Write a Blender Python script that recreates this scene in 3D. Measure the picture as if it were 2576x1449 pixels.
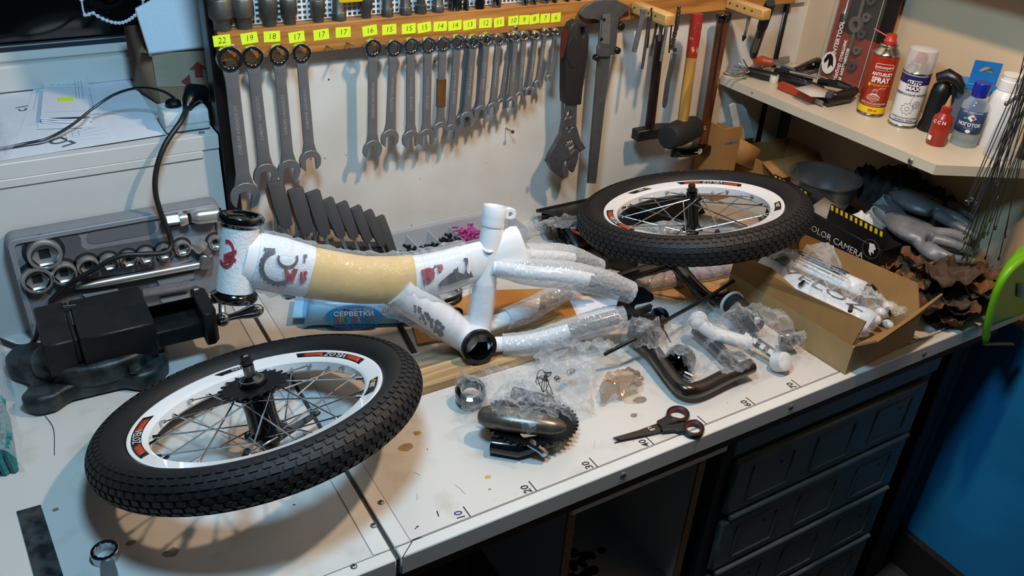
import bpy, bmesh, math, random
from mathutils import Vector as V, Matrix, Euler
random.seed(7)
for o in list(bpy.data.objects): bpy.data.objects.remove(o)
SC=bpy.context.scene; COL=SC.collection
PI=math.pi
# ---------------------------------------------------------------- camera
IW,IH=2576,1449
CP=V((-.2988,-.6788,.8300)); PITCH,YAW,ROLL,FPX=.55010,.57226,.068509,2172.3
_f=V((math.sin(YAW)*math.cos(PITCH),math.cos(YAW)*math.cos(PITCH),-math.sin(PITCH)))
_r=V((math.cos(YAW),-math.sin(YAW),0)); _u=_r.cross(_f)
CR=math.cos(ROLL)*_r+math.sin(ROLL)*_u; CU=-math.sin(ROLL)*_r+math.cos(ROLL)*_u; CF=_f
cd=bpy.data.cameras.new('camera'); cam=bpy.data.objects.new('camera',cd); COL.objects.link(cam)
cd.sensor_width=36; cd.lens=36*FPX/IW; cd.clip_start=.02
m=Matrix((CR,CU,-CF)).transposed().to_4x4(); m.translation=CP; cam.matrix_world=m
SC.camera=cam
# ---------------------------------------------------------------- light
SC.view_settings.view_transform='Standard'; SC.view_settings.look='None'
SC.view_settings.gamma=1; SC.view_settings.use_curve_mapping=False; SC.view_settings.exposure=-.22
w=bpy.data.worlds.new('night_room'); SC.world=w; w.use_nodes=True
w.node_tree.nodes['Background'].inputs[0].default_value=(.16,.20,.26,1); w.node_tree.nodes['Background'].inputs[1].default_value=.09
def lamp(name,loc,col,power,rad):
    l=bpy.data.lights.new(name,'POINT'); l.color=col; l.energy=power; l.shadow_soft_size=rad
    o=bpy.data.objects.new(name,l); o.location=loc; COL.objects.link(o); return o
lamp('warm_bulb',(.60,-.08,1.22),(1,.70,.46),51,.032)
lamp('cool_bulb',(-.08,-.12,1.22),(.41,.735,1),61,.11)
# ---------------------------------------------------------------- pixel helpers (a pixel gives a direction, the surface gives the distance)
def ray(u,v): return CF+CR*((u-IW/2)/FPX)-CU*((v-IH/2)/FPX)
def onz(u,v,z=0): d=ray(u,v); return CP+d*((z-CP.z)/d.z)
def ony(u,v,y): d=ray(u,v); return CP+d*((y-CP.y)/d.y)
def onx(u,v,x): d=ray(u,v); return CP+d*((x-CP.x)/d.x)
def onp(u,v,P,n): d=ray(u,v); return CP+d*((P-CP).dot(n)/d.dot(n))
# ---------------------------------------------------------------- materials
def lin(c):
    if isinstance(c,str): c=[int(c[i:i+2],16)/255 for i in (0,2,4)]
    return tuple(x/12.92 if x<=.04045 else ((x+.055)/1.055)**2.4 for x in c)+(1,)
MATS={}
def mat(name,col,rough=.5,metal=0,noise=None,bump=None,spec=.5,col2=None,trans=0,alpha=1,coat=0,wave=None,detail=4):
    if name in MATS: return MATS[name]
    m=bpy.data.materials.new(name); m.use_nodes=True; nt=m.node_tree; N=nt.nodes; L=nt.links
    b=N['Principled BSDF']; b.inputs['Base Color'].default_value=lin(col); b.inputs['Roughness'].default_value=rough
    b.inputs['Metallic'].default_value=metal; b.inputs['Specular IOR Level'].default_value=spec
    b.inputs['Transmission Weight'].default_value=trans; b.inputs['Alpha'].default_value=alpha; b.inputs['Coat Weight'].default_value=coat
    tc=N.new('ShaderNodeTexCoord')
    src=tc.outputs['Object']
    if noise:
        mp=N.new('ShaderNodeMapping'); L.new(src,mp.inputs[0])
        sc=noise[0]
        mp.inputs['Scale'].default_value=sc if isinstance(sc,tuple) else (sc,sc,sc)
        n=N.new('ShaderNodeTexNoise'); n.inputs['Scale'].default_value=1; n.inputs['Detail'].default_value=detail; L.new(mp.outputs[0],n.inputs['Vector'])
        r=N.new('ShaderNodeValToRGB'); L.new(n.outputs[0],r.inputs[0])
        a=noise[1]; r.color_ramp.elements[0].position=noise[2] if len(noise)>2 else .35; r.color_ramp.elements[1].position=noise[3] if len(noise)>3 else .65
        c=lin(col); d=lin(col2) if col2 else tuple(x*(1-a) for x in c[:3])+(1,)
        r.color_ramp.elements[0].color=d; r.color_ramp.elements[1].color=c
        L.new(r.outputs[0],b.inputs['Base Color'])
    if wave:
        mp=N.new('ShaderNodeMapping'); L.new(src,mp.inputs[0]); mp.inputs['Scale'].default_value=wave[0]
        n=N.new('ShaderNodeTexNoise'); n.inputs['Scale'].default_value=1; n.inputs['Detail'].default_value=6; n.inputs['Distortion'].default_value=.6; L.new(mp.outputs[0],n.inputs['Vector'])
        r=N.new('ShaderNodeValToRGB'); L.new(n.outputs[0],r.inputs[0])
        r.color_ramp.elements[0].position=.38; r.color_ramp.elements[1].position=.62
        r.color_ramp.elements[0].color=lin(wave[1]); r.color_ramp.elements[1].color=lin(col)
        L.new(r.outputs[0],b.inputs['Base Color'])
    if bump:
        n=N.new('ShaderNodeTexNoise'); n.inputs['Scale'].default_value=bump[0]; n.inputs['Detail'].default_value=5; L.new(src,n.inputs['Vector'])
        bp=N.new('ShaderNodeBump'); bp.inputs['Strength'].default_value=bump[1]; bp.inputs['Distance'].default_value=.002
        L.new(n.outputs[0],bp.inputs['Height']); L.new(bp.outputs[0],b.inputs['Normal'])
    MATS[name]=m; return m
def film(name,col=(.92,.94,.96),haze=.055,rough=.13,bump=(110,1.),edge=.42,vor=0):
    """thin clear plastic: mostly transparent, glossy crinkles, whitish at grazing angles"""
    if name in MATS: return MATS[name]
    m=bpy.data.materials.new(name); m.use_nodes=True; nt=m.node_tree; N=nt.nodes; L=nt.links; N.clear()
    out=N.new('ShaderNodeOutputMaterial'); mx=N.new('ShaderNodeMixShader'); tr=N.new('ShaderNodeBsdfTransparent'); tr.inputs[0].default_value=(.96,.97,.98,1)
    p=N.new('ShaderNodeBsdfPrincipled'); p.inputs['Base Color'].default_value=lin(col); p.inputs['Roughness'].default_value=rough; p.inputs['Specular IOR Level'].default_value=1.
    fr=N.new('ShaderNodeLayerWeight'); fr.inputs['Blend'].default_value=.35
    ma=N.new('ShaderNodeMath'); ma.operation='MULTIPLY_ADD'; ma.inputs[1].default_value=edge; ma.inputs[2].default_value=haze
    L.new(fr.outputs['Facing'],ma.inputs[0]); ma.use_clamp=True
    tc=N.new('ShaderNodeTexCoord')
    if vor:
        n=N.new('ShaderNodeTexVoronoi'); n.inputs['Scale'].default_value=vor; L.new(tc.outputs['Object'],n.inputs['Vector']); h=n.outputs['Distance']
    else:
        n=N.new('ShaderNodeTexNoise'); n.inputs['Scale'].default_value=bump[0]; n.inputs['Detail'].default_value=3; n.inputs['Distortion'].default_value=1.2; L.new(tc.outputs['Object'],n.inputs['Vector']); h=n.outputs[0]
    bp=N.new('ShaderNodeBump'); bp.inputs['Strength'].default_value=bump[1]; bp.inputs['Distance'].default_value=.003; L.new(h,bp.inputs['Height'])
    L.new(bp.outputs[0],p.inputs['Normal']); L.new(bp.outputs[0],fr.inputs['Normal'])
    L.new(ma.outputs[0],mx.inputs[0]); L.new(tr.outputs[0],mx.inputs[1]); L.new(p.outputs[0],mx.inputs[2]); L.new(mx.outputs[0],out.inputs[0])
    MATS[name]=m; return m
# ---------------------------------------------------------------- geometry
def basis(d,hint=None):
    d=V(d).normalized(); h=V(hint) if hint is not None else (V((0,0,1)) if abs(d.z)<.95 else V((1,0,0)))
    a=h.cross(d).normalized(); return a,d.cross(a),d
def fr(o,x,y):
    """matrix from origin, x direction and an approximate y direction"""
    x=V(x).normalized(); z=x.cross(V(y)).normalized(); y=z.cross(x)
    m=Matrix((x,y,z)).transposed().to_4x4(); m.translation=V(o); return m
def TR(x,y,z,rz=0,rx=0,ry=0): return Matrix.Translation((x,y,z))@Euler((rx,ry,rz)).to_matrix().to_4x4()
class G:
    def __init__(s): s.v=[]; s.f=[]
    def add(s,vs,fs,mx=None):
        n=len(s.v)
        for p in vs:
            p=V(p); s.v.append(mx@p if mx is not None else p)
        s.f+= [tuple(i+n for i in f) for f in fs]; return s
    def box(s,c,size,mx=None):
        x,y,z=[k/2 for k in size]; c=V(c)
        vs=[c+V((a*x,b*y,d*z)) for a in(-1,1) for b in(-1,1) for d in(-1,1)]
        return s.add(vs,[(0,1,3,2),(4,6,7,5),(0,4,5,1),(2,3,7,6),(0,2,6,4),(1,5,7,3)],mx)
    def bb(s,x0,x1,y0,y1,z0,z1,mx=None): return s.box(((x0+x1)/2,(y0+y1)/2,(z0+z1)/2),(x1-x0,y1-y0,z1-z0),mx)
    def cyl(s,p0,p1,r0,r1=None,n=16,caps=True):
        p0=V(p0);p1=V(p1); r1=r0 if r1 is None else r1; a,b,d=basis(p1-p0)
        vs=[];
        for p,r in((p0,r0),(p1,r1)):
            for i in range(n): t=2*PI*i/n; vs.append(p+a*(r*math.cos(t))+b*(r*math.sin(t)))
        fs=[(i,(i+1)%n,n+(i+1)%n,n+i) for i in range(n)]
        if caps: fs+=[tuple(range(n-1,-1,-1)),tuple(range(n,2*n))]
        return s.add(vs,fs)
    def tube(s,pts,r,n=8,closed=False,caps=True,flat=1,hint=None):
        pts=[V(p) for p in pts]; k=len(pts); rs=r if isinstance(r,(list,tuple)) else [r]*k
        a=None; vs=[]
        for i,p in enumerate(pts):
            d=(pts[(i+1)%k]-pts[i-1]) if closed or 0<i<k-1 else (pts[1]-pts[0] if i==0 else pts[-1]-pts[-2])
            d=d.normalized() if d.length>1e-9 else V((0,0,1))
            if a is None: a,b,_=basis(d,hint)
            else:
                a=a-d*a.dot(d); a=a.normalized() if a.length>1e-6 else basis(d)[0]; b=d.cross(a)
            for j in range(n): t=2*PI*j/n; vs.append(p+a*(rs[i]*math.cos(t))+b*(rs[i]*flat*math.sin(t)))
        fs=[]
        for i in range(k if closed else k-1):
            for j in range(n): fs.append((i*n+j,i*n+(j+1)%n,((i+1)%k)*n+(j+1)%n,((i+1)%k)*n+j))
        if caps and not closed: fs+=[tuple(range(n-1,-1,-1)),tuple(range((k-1)*n,k*n))]
        return s.add(vs,fs)
    def lathe(s,prof,mx=None,n=24,closed=False):
        k=len(prof); vs=[(r*math.cos(2*PI*j/n),r*math.sin(2*PI*j/n),z) for r,z in prof for j in range(n)]
        fs=[(i*n+j,i*n+(j+1)%n,((i+1)%k)*n+(j+1)%n,((i+1)%k)*n+j) for i in range(k if closed else k-1) for j in range(n)]
        if not closed:
            if prof[0][0]>1e-6: fs.append(tuple(range(n-1,-1,-1)))
            if prof[-1][0]>1e-6: fs.append(tuple(range((k-1)*n,k*n)))
        return s.add(vs,fs,mx)
    def shell(s,prof,mx=None,n=24):   # open lathe, no caps
        k=len(prof); vs=[(r*math.cos(2*PI*j/n),r*math.sin(2*PI*j/n),z) for r,z in prof for j in range(n)]
        return s.add(vs,[(i*n+j,i*n+(j+1)%n,(i+1)*n+(j+1)%n,(i+1)*n+j) for i in range(k-1) for j in range(n)],mx)
    def prism(s,poly,z0,z1,mx=None):
        n=len(poly); ar=sum(poly[i][0]*poly[(i+1)%n][1]-poly[(i+1)%n][0]*poly[i][1] for i in range(n))
        if ar<0: poly=poly[::-1]
        vs=[(p[0],p[1],z0) for p in poly]+[(p[0],p[1],z1) for p in poly]
        return s.add(vs,[tuple(range(n-1,-1,-1)),tuple(range(n,2*n))]+[(i,(i+1)%n,n+(i+1)%n,n+i) for i in range(n)],mx)
    def ring(s,out,inn,z0,z1,mx=None):  # out,inn: same-length loops
        n=len(out); vs=[(p[0],p[1],z) for z in(z0,z1) for L_ in(out,inn) for p in L_]
        fs=[]
        for i in range(n):
            j=(i+1)%n; fs+=[(i,n+i,n+j,j),(2*n+i,2*n+j,3*n+j,3*n+i),(i,j,2*n+j,2*n+i),(n+i,3*n+i,3*n+j,n+j)]
        return s.add(vs,fs,mx)
    def sph(s,c,r,sc=(1,1,1),n=16,m_=10,mx=None):
        prof=[(r*math.sin(PI*i/m_),-r*math.cos(PI*i/m_)) for i in range(m_+1)]
        mm=Matrix.Translation(V(c))@Matrix.Diagonal((*sc,1))
        return s.lathe([(max(a,1e-7),b) for a,b in prof],mx@mm if mx is not None else mm,n)
    def grid(s,fn,nu,nv,wrapu=False):
        vs=[fn(i/(nu if wrapu else nu-1),j/(nv-1)) for i in range(nu) for j in range(nv)]
        return s.add(vs,[(i*nv+j,((i+1)%nu)*nv+j,((i+1)%nu)*nv+j+1,i*nv+j+1) for i in range(nu if wrapu else nu-1) for j in range(nv-1)])
def wm(o):
    m=o.matrix_basis.copy()
    return wm(o.parent)@m if o.parent else m
def obj(name,g,m,parent=None,smooth=40,bevel=0,world=False,seg=1,solid=0,sub=0):
    me=bpy.data.meshes.new(name)
    vs=g.v
    if world and parent is not None:
        inv=wm(parent).inverted(); vs=[inv@p for p in vs]
    me.from_pydata([tuple(p) for p in vs],[],g.f)
    if bevel or g.f:
        bm=bmesh.new(); bm.from_mesh(me)
        bmesh.ops.recalc_face_normals(bm,faces=bm.faces)
        if bevel:
            es=[e for e in bm.edges if len(e.link_faces)==2 and e.calc_face_angle(0)>.5]
            bmesh.ops.bevel(bm,geom=es,offset=bevel,segments=seg,profile=.5,affect='EDGES',clamp_overlap=True)
        bm.to_mesh(me); bm.free()
    if smooth:
        me.polygons.foreach_set('use_smooth',[True]*len(me.polygons))
        me.set_sharp_from_angle(angle=math.radians(smooth))
    me.materials.append(m)
    o=bpy.data.objects.new(name,me); COL.objects.link(o)
    if parent is not None: o.parent=parent
    if solid: md=o.modifiers.new('thick','SOLIDIFY'); md.thickness=solid; md.offset=0
    if sub: md=o.modifiers.new('sub','SUBSURF'); md.levels=sub; md.render_levels=sub
    return o
def tag(o,label,cat,group=None):
    o['label']=label; o['category']=cat
    if group: o['group']=group
    return o
def thing(name,label,cat,mx=None,group=None):
    o=bpy.data.objects.new(name,None); COL.objects.link(o); o.empty_display_size=.02
    if mx is not None: o.matrix_basis=mx if isinstance(mx,Matrix) else Matrix.Translation(V(mx))
    return tag(o,label,cat,group)
def struct(name,g,m,parent=None,**k):
    o=obj(name,g,m,parent,**k); o['kind']='structure'; return o
def dup(o,parent=None):
    c=o.copy(); COL.objects.link(c); c.parent=parent
    for ch in [x for x in bpy.data.objects if x.parent==o]: dup(ch,c)
    return c
def text(name,s,size,m,parent,mx,align='CENTER',ext=.00012,wrap=None,sx=1,shear=0,bold=0,world=False,spacing=1):
    """flat lettering; local x = reading direction, y = up; wrap=radius bends it round a cylinder (axis = local y)"""
    c=bpy.data.curves.new('lettering','FONT'); c.body=s; c.size=size; c.align_x=align; c.align_y='CENTER'; c.extrude=ext; c.shear=shear; c.resolution_u=2; c.offset=bold; c.space_character=spacing
    t=bpy.data.objects.new('tmp',c); COL.objects.link(t)
    dg=bpy.context.evaluated_depsgraph_get(); me=bpy.data.meshes.new_from_object(t.evaluated_get(dg))
    bpy.data.objects.remove(t); bpy.data.curves.remove(c)
    inv=wm(parent).inverted()@mx if world else mx
    for v in me.vertices:
        p=v.co.copy(); p.x*=sx
        if wrap: a=p.x/wrap; p=V(((wrap+p.z)*math.sin(a),p.y,(wrap+p.z)*math.cos(a)-wrap))
        v.co=inv@p
    me.name=name; me.materials.clear(); me.materials.append(m)
    o=bpy.data.objects.new(name,me); COL.objects.link(o); o.parent=parent; return o
def bez(pts,n=12):
    """smooth curve through points (Catmull-Rom)"""
    P=[V(p) for p in pts]; P=[P[0]*2-P[1]]+P+[P[-1]*2-P[-2]]; out=[]
    for i in range(1,len(P)-2):
        for k in range(n):
            t=k/n; a,b,c,d=P[i-1],P[i],P[i+1],P[i+2]
            out.append(.5*((2*b)+(c-a)*t+(2*a-5*b+4*c-d)*t*t+(3*b-a-3*c+d)*t**3))
    return out+[P[-2]]
def rrect(w,h,r,n=4):
    o=[]
    for cx,cy,a in((w/2-r,h/2-r,0),(-w/2+r,h/2-r,90),(-w/2+r,-h/2+r,180),(w/2-r,-h/2+r,270)):
        for i in range(n+1): t=math.radians(a+90*i/n); o.append((cx+r*math.cos(t),cy+r*math.sin(t)))
    return o
def circ(r,n=24,cx=0,cy=0,a0=0): return [(cx+r*math.cos(a0+2*PI*i/n),cy+r*math.sin(a0+2*PI*i/n)) for i in range(n)]
def vnoise(x,y,seed=0):
    from mathutils import noise
    return noise.noise(V((x,y,seed*7.31)))
def drape(outline,blobs,res=.004,wr=.004,seed=0,smooth=4,lift=.001,base=0.002):
    """height-field sheet lying over contents; outline = xy polygon, blobs = (x,y,top,r)"""
    xs=[p[0] for p in outline]; ys=[p[1] for p in outline]; x0,y0=min(xs),min(ys)
    nx=int((max(xs)-x0)/res)+2; ny=int((max(ys)-y0)/res)+2
    def inside(x,y):
        c=False; j=len(outline)-1
        for i in range(len(outline)):
            a,b=outline[i],outline[j]
            if (a[1]>y)!=(b[1]>y) and x<(b[0]-a[0])*(y-a[1])/(b[1]-a[1])+a[0]: c=not c
            j=i
        return c
    H=[[0.]*ny for _ in range(nx)]; I=[[False]*ny for _ in range(nx)]; F=[[0.]*ny for _ in range(nx)]
    for i in range(nx):
        for j in range(ny):
            x,y=x0+i*res,y0+j*res
            I[i][j]=inside(x,y); h=base
            for bx,by,bt,br in blobs:
                d=((x-bx)**2+(y-by)**2)/(br*br)
                if d<1: h=max(h,bt*math.sqrt(1-d)*.35+bt*.65*(1-d**3))
            F[i][j]=h+lift; H[i][j]=h+lift
    for k in range(smooth):
        Hn=[r[:] for r in H]
        for i in range(1,nx-1):
            for j in range(1,ny-1):
                if I[i][j]: Hn[i][j]=max(F[i][j],.25*(H[i-1][j]+H[i+1][j]+H[i][j-1]+H[i][j+1]))
        H=Hn
    g=G(); idx={}
    for i in range(nx):
        for j in range(ny):
            if I[i][j]:
                x,y=x0+i*res,y0+j*res
                a=vnoise(x*34,y*34,seed); b=vnoise(x*70+3,y*70,seed+1)
                rid=max(0,1-abs(a)*3.2)**1.5*wr*1.3+max(0,1-abs(b)*3)*wr*.5
                idx[i,j]=len(g.v); g.v.append(V((x+wr*.6*vnoise(x*50,y*50,seed+2),y+wr*.6*vnoise(x*50,y*50,seed+3),H[i][j]+max(0,rid+wr*.3))))
    for (i,j) in list(idx):
        if (i+1,j) in idx and (i,j+1) in idx and (i+1,j+1) in idx: g.f.append((idx[i,j],idx[i+1,j],idx[i+1,j+1],idx[i,j+1]))
    return g
# ================================================================ materials in common use
white_lam=mat('white_laminate','d9d6cf',.32,noise=(9,.0,.30,.62),col2='cdc8bd',bump=(300,.03))
bench_white=mat('bench_laminate','c6c3be',.3,noise=(22,0,.25,.45),col2='b5b0a6',bump=(260,.05),detail=8)
white_paint=mat('white_paint','d0cfcb',.4,noise=(5,.08))
black_paint=mat('black_edge','0c0c0e',.35)
pencil=mat('pencil_line','3a3834',.8); ink=mat('marker_ink','17161a',.6); inkblue=mat('blue_ink','2a2260',.6)
chrome=mat('chrome','c9cbd0',.14,1,noise=(60,.15)); steel=mat('satin_steel','9a9b9d',.34,.72,noise=(90,.2)); steel_d=mat('dark_steel','66676a',.4,.65,noise=(70,.25))
blk=mat('black_plastic','0d0d0f',.38); blk_g=mat('gloss_black','08080a',.14,coat=.6); blk_r=mat('black_rubber','121214',.72,bump=(500,.15))
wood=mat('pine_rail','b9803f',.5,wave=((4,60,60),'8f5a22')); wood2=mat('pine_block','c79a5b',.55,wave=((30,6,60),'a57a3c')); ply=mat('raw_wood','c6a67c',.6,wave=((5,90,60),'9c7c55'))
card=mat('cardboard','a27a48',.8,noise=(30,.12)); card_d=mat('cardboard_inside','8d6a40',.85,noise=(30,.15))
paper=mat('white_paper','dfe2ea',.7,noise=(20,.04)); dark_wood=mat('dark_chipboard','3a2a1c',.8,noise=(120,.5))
yellow=mat('yellow_sticker','d8f029',.6); red_p=mat('red_plastic','b5321b',.4); orange_r=mat('orange_red_plastic','a8431f',.45)
# ================================================================ the room
FZ=-.76; YW=.677; XW=1.315
def flat(a,b,c,d): return G().add([a,b,c,d],[(0,1,2,3)])
floor=struct('floor',G().bb(-1.6,XW,-2.2,1.2,FZ-.02,FZ),mat('grey_floor','3c3a38',.6,noise=(12,.3)))
wall_m=mat('cream_wall','c6af90',.6,noise=(4,.1),bump=(60,.05)); blue_m=mat('blue_wall_paint','1f86c0',.5,noise=(3,.35),bump=(180,.15))
wr=struct('wall_right',G().bb(XW,XW+.1,-2.2,1.2,-.06,1.7),wall_m)
wl=struct('trim_1',G().bb(XW-.002,XW+.1,-2.2,1.2,FZ,-.06),blue_m)
struct('baseboard_right',G().bb(XW-.022,XW-.002,-2.2,.66,FZ,FZ+.10),mat('dark_baseboard','15110f',.7),bevel=.003)
# back wall: tool board standing on the bench
wb=struct('wall_back',G().bb(.016,XW,YW,YW+.02,-.03,1.7),white_lam)
obj('edge_strip',G().bb(-.006,.016,YW-.006,YW+.03,-.03,1.7),black_paint,wb,bevel=.002)
obj('end_strip',G().bb(1.236,1.25,YW-.006,YW-.0005,.0,.405),black_paint,wb,bevel=.002)
obj('corner_bracket',G().bb(1.236,1.29,YW-.012,YW-.0005,.405,.8),white_paint,wb,bevel=.001)
struct('wall_left',G().bb(-1.7,.4,1.05,1.12,-.8,.30),white_paint)
# window: frame + dark night pane
win=struct('window_1',G().bb(-1.7,.4,.985,1.03,.287,.335).bb(-1.7,.4,1.0,1.03,.335,.36),white_paint,bevel=.004)
obj('pane',G().bb(-1.7,.4,1.015,1.02,.36,1.5),mat('night_glass','0b0b0d',.06,spec=.6,noise=(3,.6)),win)
obj('gasket',G().bb(-1.7,.4,.998,1.0,.355,.362),mat('gasket','101c30',.5),win)
# sill box: a white laminated cupboard under the window
sb=thing('sill_cupboard','white laminated cupboard box under the window, cracked trim along its top edge','cupboard',(-.4,YW,0))
obj('top_board',G().bb(-1.7,-.008,YW+.0,1.0,.262,.285),white_paint,sb,world=True)
obj('front_board',G().bb(-1.7,-.0095,YW,YW+.016,.0,.262),white_paint,sb,world=True)
obj('edge_trim',G().bb(-1.7,-.008,YW-.003,YW+.016,.263,.2875).bb(-1.7,-.035,YW-.003,YW+.0,.250,.263),white_paint,sb,bevel=.0012,world=True)
obj('trim_screw',G().lathe([(.0001,0),(.005,.0),(.0045,.0015),(.0001,.002)],TR(-.03,YW+.012,.2875),n=12),steel,sb,world=True)
# ================================================================ bench
def screw(parent,p,nrm=(0,0,1),r=.0045):
    a,b,d=basis(nrm); mx=Matrix((a,b,d)).transposed().to_4x4(); mx.translation=V(p)
    h=obj('screw',G().lathe([(.0001,.002),(r*.5,.0018),(r*.95,.0006),(r,0)][::-1],mx,n=14),steel,parent,world=True)
    obj('slot',G().box((0,0,.0019),(r*1.2,r*.22,.0006),mx).box((0,0,.0019),(r*.22,r*1.2,.0006),mx),ink,h,world=True)
bl=thing('work_table','scratched white bench top with pencilled centimetre marks along its front edge','table',(.6,.3,-.03))
obj('panel',G().bb(.016,1.29,.0,YW,-.028,0),bench_white,bl,world=True)
obj('front_trim',G().bb(-.006,1.29,-.019,-.0006,-.030,.0008),white_paint,bl,bevel=.0015,world=True)
obj('side_trim',G().add([(-.006,.0004,-.03),(.0154,.0004,-.03),(.0154,YW-.008,-.03),(-.006,YW-.008,-.03),(-.006,.0004,.0008),(.0154,.0004,.0008),(.0154,YW-.008,.0008),(-.006,YW-.008,.0008)],[(0,3,2,1),(4,5,6,7),(0,1,5,4),(1,2,6,5),(2,3,7,6),(3,0,4,7)]),white_paint,bl,bevel=.001,world=True)
for u,v in((1568,1195),(1990,1024),(2325,890)):
    screw(bl,ony(u,v,-.019),(0,-1,0),.0055)
for u,v in((958,1264),): screw(bl,onz(u,v,.0008))
def tick(k):
    x=.1*k
    obj('tick_mark',G().bb(x-.0008,x+.0008,.0008,.021,.0,.0003),ink,bl,world=True)
    mx=Matrix(((0,-1,0,x-.0105),(1,0,0,.0015),(0,0,1,.0003),(0,0,0,1)))
    text('numeral',str(10*k),.0155,inkblue if k==1 else ink,bl,mx,'LEFT',wrap=None,shear=.15,world=True,bold=.0002)
for k in(1,2,3,4,5,6,7,10): tick(k)
g=G()
for (a,b) in (((.016,.0012),(1.2,.0012)),): g.bb(a[0],b[0],.0006,.0014,0,.0002)
obj('pencil_line',g,pencil,bl,world=True)
for a,b in(((1038,1360),(1012,1403)),((1038,1358),(1062,1351)),((1099,1285),(1104,1298))): obj('ink_stroke',G().tube([onz(*a,.001),onz(*b,.001)],.0006,4),ink,bl,world=True)
stain=mat('dried_glue_stain','a98a5a',.55,noise=(60,.3)); stain_d=mat('oil_stain','8a7f70',.6,noise=(90,.3))
def blotch(parent,u,v,r,m,seed,n=16,sq=.7):
    c=onz(u,v,.0); 
    poly=[(c.x+r*(1+.45*vnoise(math.cos(t)*1.3+seed,math.sin(t)*1.3,seed))*math.cos(t),c.y+sq*r*(1+.45*vnoise(math.cos(t)*1.7,math.sin(t)*1.7+seed,seed+3))*math.sin(t)) for t in [2*PI*i/n for i in range(n)]]
    obj('stain',G().prism(poly,0,.0001+.00004*(seed%9)),m,parent,world=True)
for u,v,r,m,s in((1020,1125,.011,stain,1),(1050,1090,.006,stain,2),(1228,1200,.0045,mat('yellow_stain','b5a045',.5),3),(1232,1231,.0022,stain,4),(1585,1000,.022,mat('bench_smear','bdb09b',.5,noise=(80,.2)),5),(1610,1007,.011,stain_d,6),(1595,1045,.006,stain_d,7),(1850,965,.008,mat('bench_smear','bdb09b'),8),(1050,1325,.002,ink,9),(1075,1130,.0013,ink,10),(1045,1330,.0012,ink,11)): blotch(bl,u,v,r,m,s)
scr=mat('bench_scratch','a29d94',.5); r7=random.Random(17)
for k in range(34):
    u,v=r7.uniform(1040,1900),r7.uniform(1010,1340)
    if v>1395-.44*(u-1010) or v<1180-.22*(u-1010): continue
    a=onz(u,v,.0002); d_=r7.uniform(0,PI); L_=r7.uniform(.004,.022); q_=a+V((L_*math.cos(d_),L_*math.sin(d_),0)); obj('scratch',G().tube([a,a.lerp(q_,.5)+V((.001,.0005,0)),q_],.00022+.0002*r7.random(),4),scr if k%3 else stain_d,bl,world=True)
lb=thing('work_table','white bench top with screwed metal trim carrying the vise','table',(-.5,.3,-.03))
obj('panel',G().bb(-1.6,-.0345,.0,YW,-.028,0),bench_white,lb,world=True)
obj('front_trim',G().bb(-1.6,-.012,-.019,-.0006,-.030,.0008),white_paint,lb,bevel=.0015,world=True)
obj('side_trim',G().bb(-.034,-.012,.0004,YW-.008,-.03,.0008),white_paint,lb,bevel=.001,world=True)
for u,v in((940,1322),(890,1425)): screw(lb,onz(u,v,.0008))
for u,v,r,m,s in((470,1265,.0028,ink,21),(330,1365,.006,stain_d,22),(430,1390,.009,stain_d,23),(140,1282,.004,stain_d,24),(740,1270,.0016,ink,25)): blotch(lb,u,v,r,m,s)
hair=obj('hair',G().tube(bez([onz(113,1045,.0006),onz(135,1080,.001),onz(137,1145,.0006)],6),.00045,4),ink,lb,world=True)
tag(obj('gap_strip',G().bb(-.0118,-.0062,-.015,YW-.02,-.03,-.004),mat('gap_filler','3a3a3a',.6)),'dark grey strip filling the joint between the two bench tops','strip')
# joint strip visible behind (raised dark rubber seam)
# under the bench
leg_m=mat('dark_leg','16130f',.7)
for T_,x0,x1,xs in((lb,-1.6,-.012,(-.05,-1.55)),(bl,-.006,1.25,(.02,1.19))):
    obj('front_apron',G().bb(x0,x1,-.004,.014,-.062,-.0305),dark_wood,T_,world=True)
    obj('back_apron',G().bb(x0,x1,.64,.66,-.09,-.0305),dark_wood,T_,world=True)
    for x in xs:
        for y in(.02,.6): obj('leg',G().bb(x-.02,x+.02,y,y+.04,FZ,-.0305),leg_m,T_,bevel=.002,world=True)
obj('end_panel',G().bb(1.215,1.235,.022,.62,FZ,-.063),leg_m,bl,world=True)  # dark panel added where the blue wall lies in the bench's shade
# open white box on the floor frame below the bench
ob=thing('open_cubby','white laminated open cubby with raw chipboard edges below the bench','cubby',(.4,.2,FZ))
grey_lam=mat('grey_laminate','b5b5b3',.5,noise=(200,.1)); chip=mat('chip_edge','8a6a44',.85,noise=(300,.5))
zt,zb_=-.078,-.40
for n,b in(('left_board',(.272,.286,.02,.36)),('right_board',(.524,.538,.02,.36))):
    p=obj(n,G().bb(b[0],b[1],b[2],b[3],zb_,zt),grey_lam,ob,world=True)
    obj('raw_edge',G().bb(b[0],b[1],.016,.0199,zb_,zt),chip,p,world=True)
obj('back_board',G().bb(.2862,.5238,.346,.36,zb_,zt),grey_lam,ob,world=True)
obj('bottom_board',G().bb(.2862,.5238,.02,.3458,zb_,zb_+.014),grey_lam,ob,world=True)
tp=obj('top_lip',G().bb(.262,.56,-.002,.02,zt+.0005,-.0625),mat('masking_tape','c9c6bd',.6,noise=(40,.1)),ob,bevel=.003,world=True)
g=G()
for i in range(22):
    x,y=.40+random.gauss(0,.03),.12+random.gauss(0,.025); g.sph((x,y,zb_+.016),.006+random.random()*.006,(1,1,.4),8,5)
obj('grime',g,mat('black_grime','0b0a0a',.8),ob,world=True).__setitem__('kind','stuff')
for x in(.28,.53):
    obj('leg_board',G().bb(x-.006,x+.006,.02,.3,FZ,zb_-.0005),dark_wood,ob,world=True)
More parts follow.
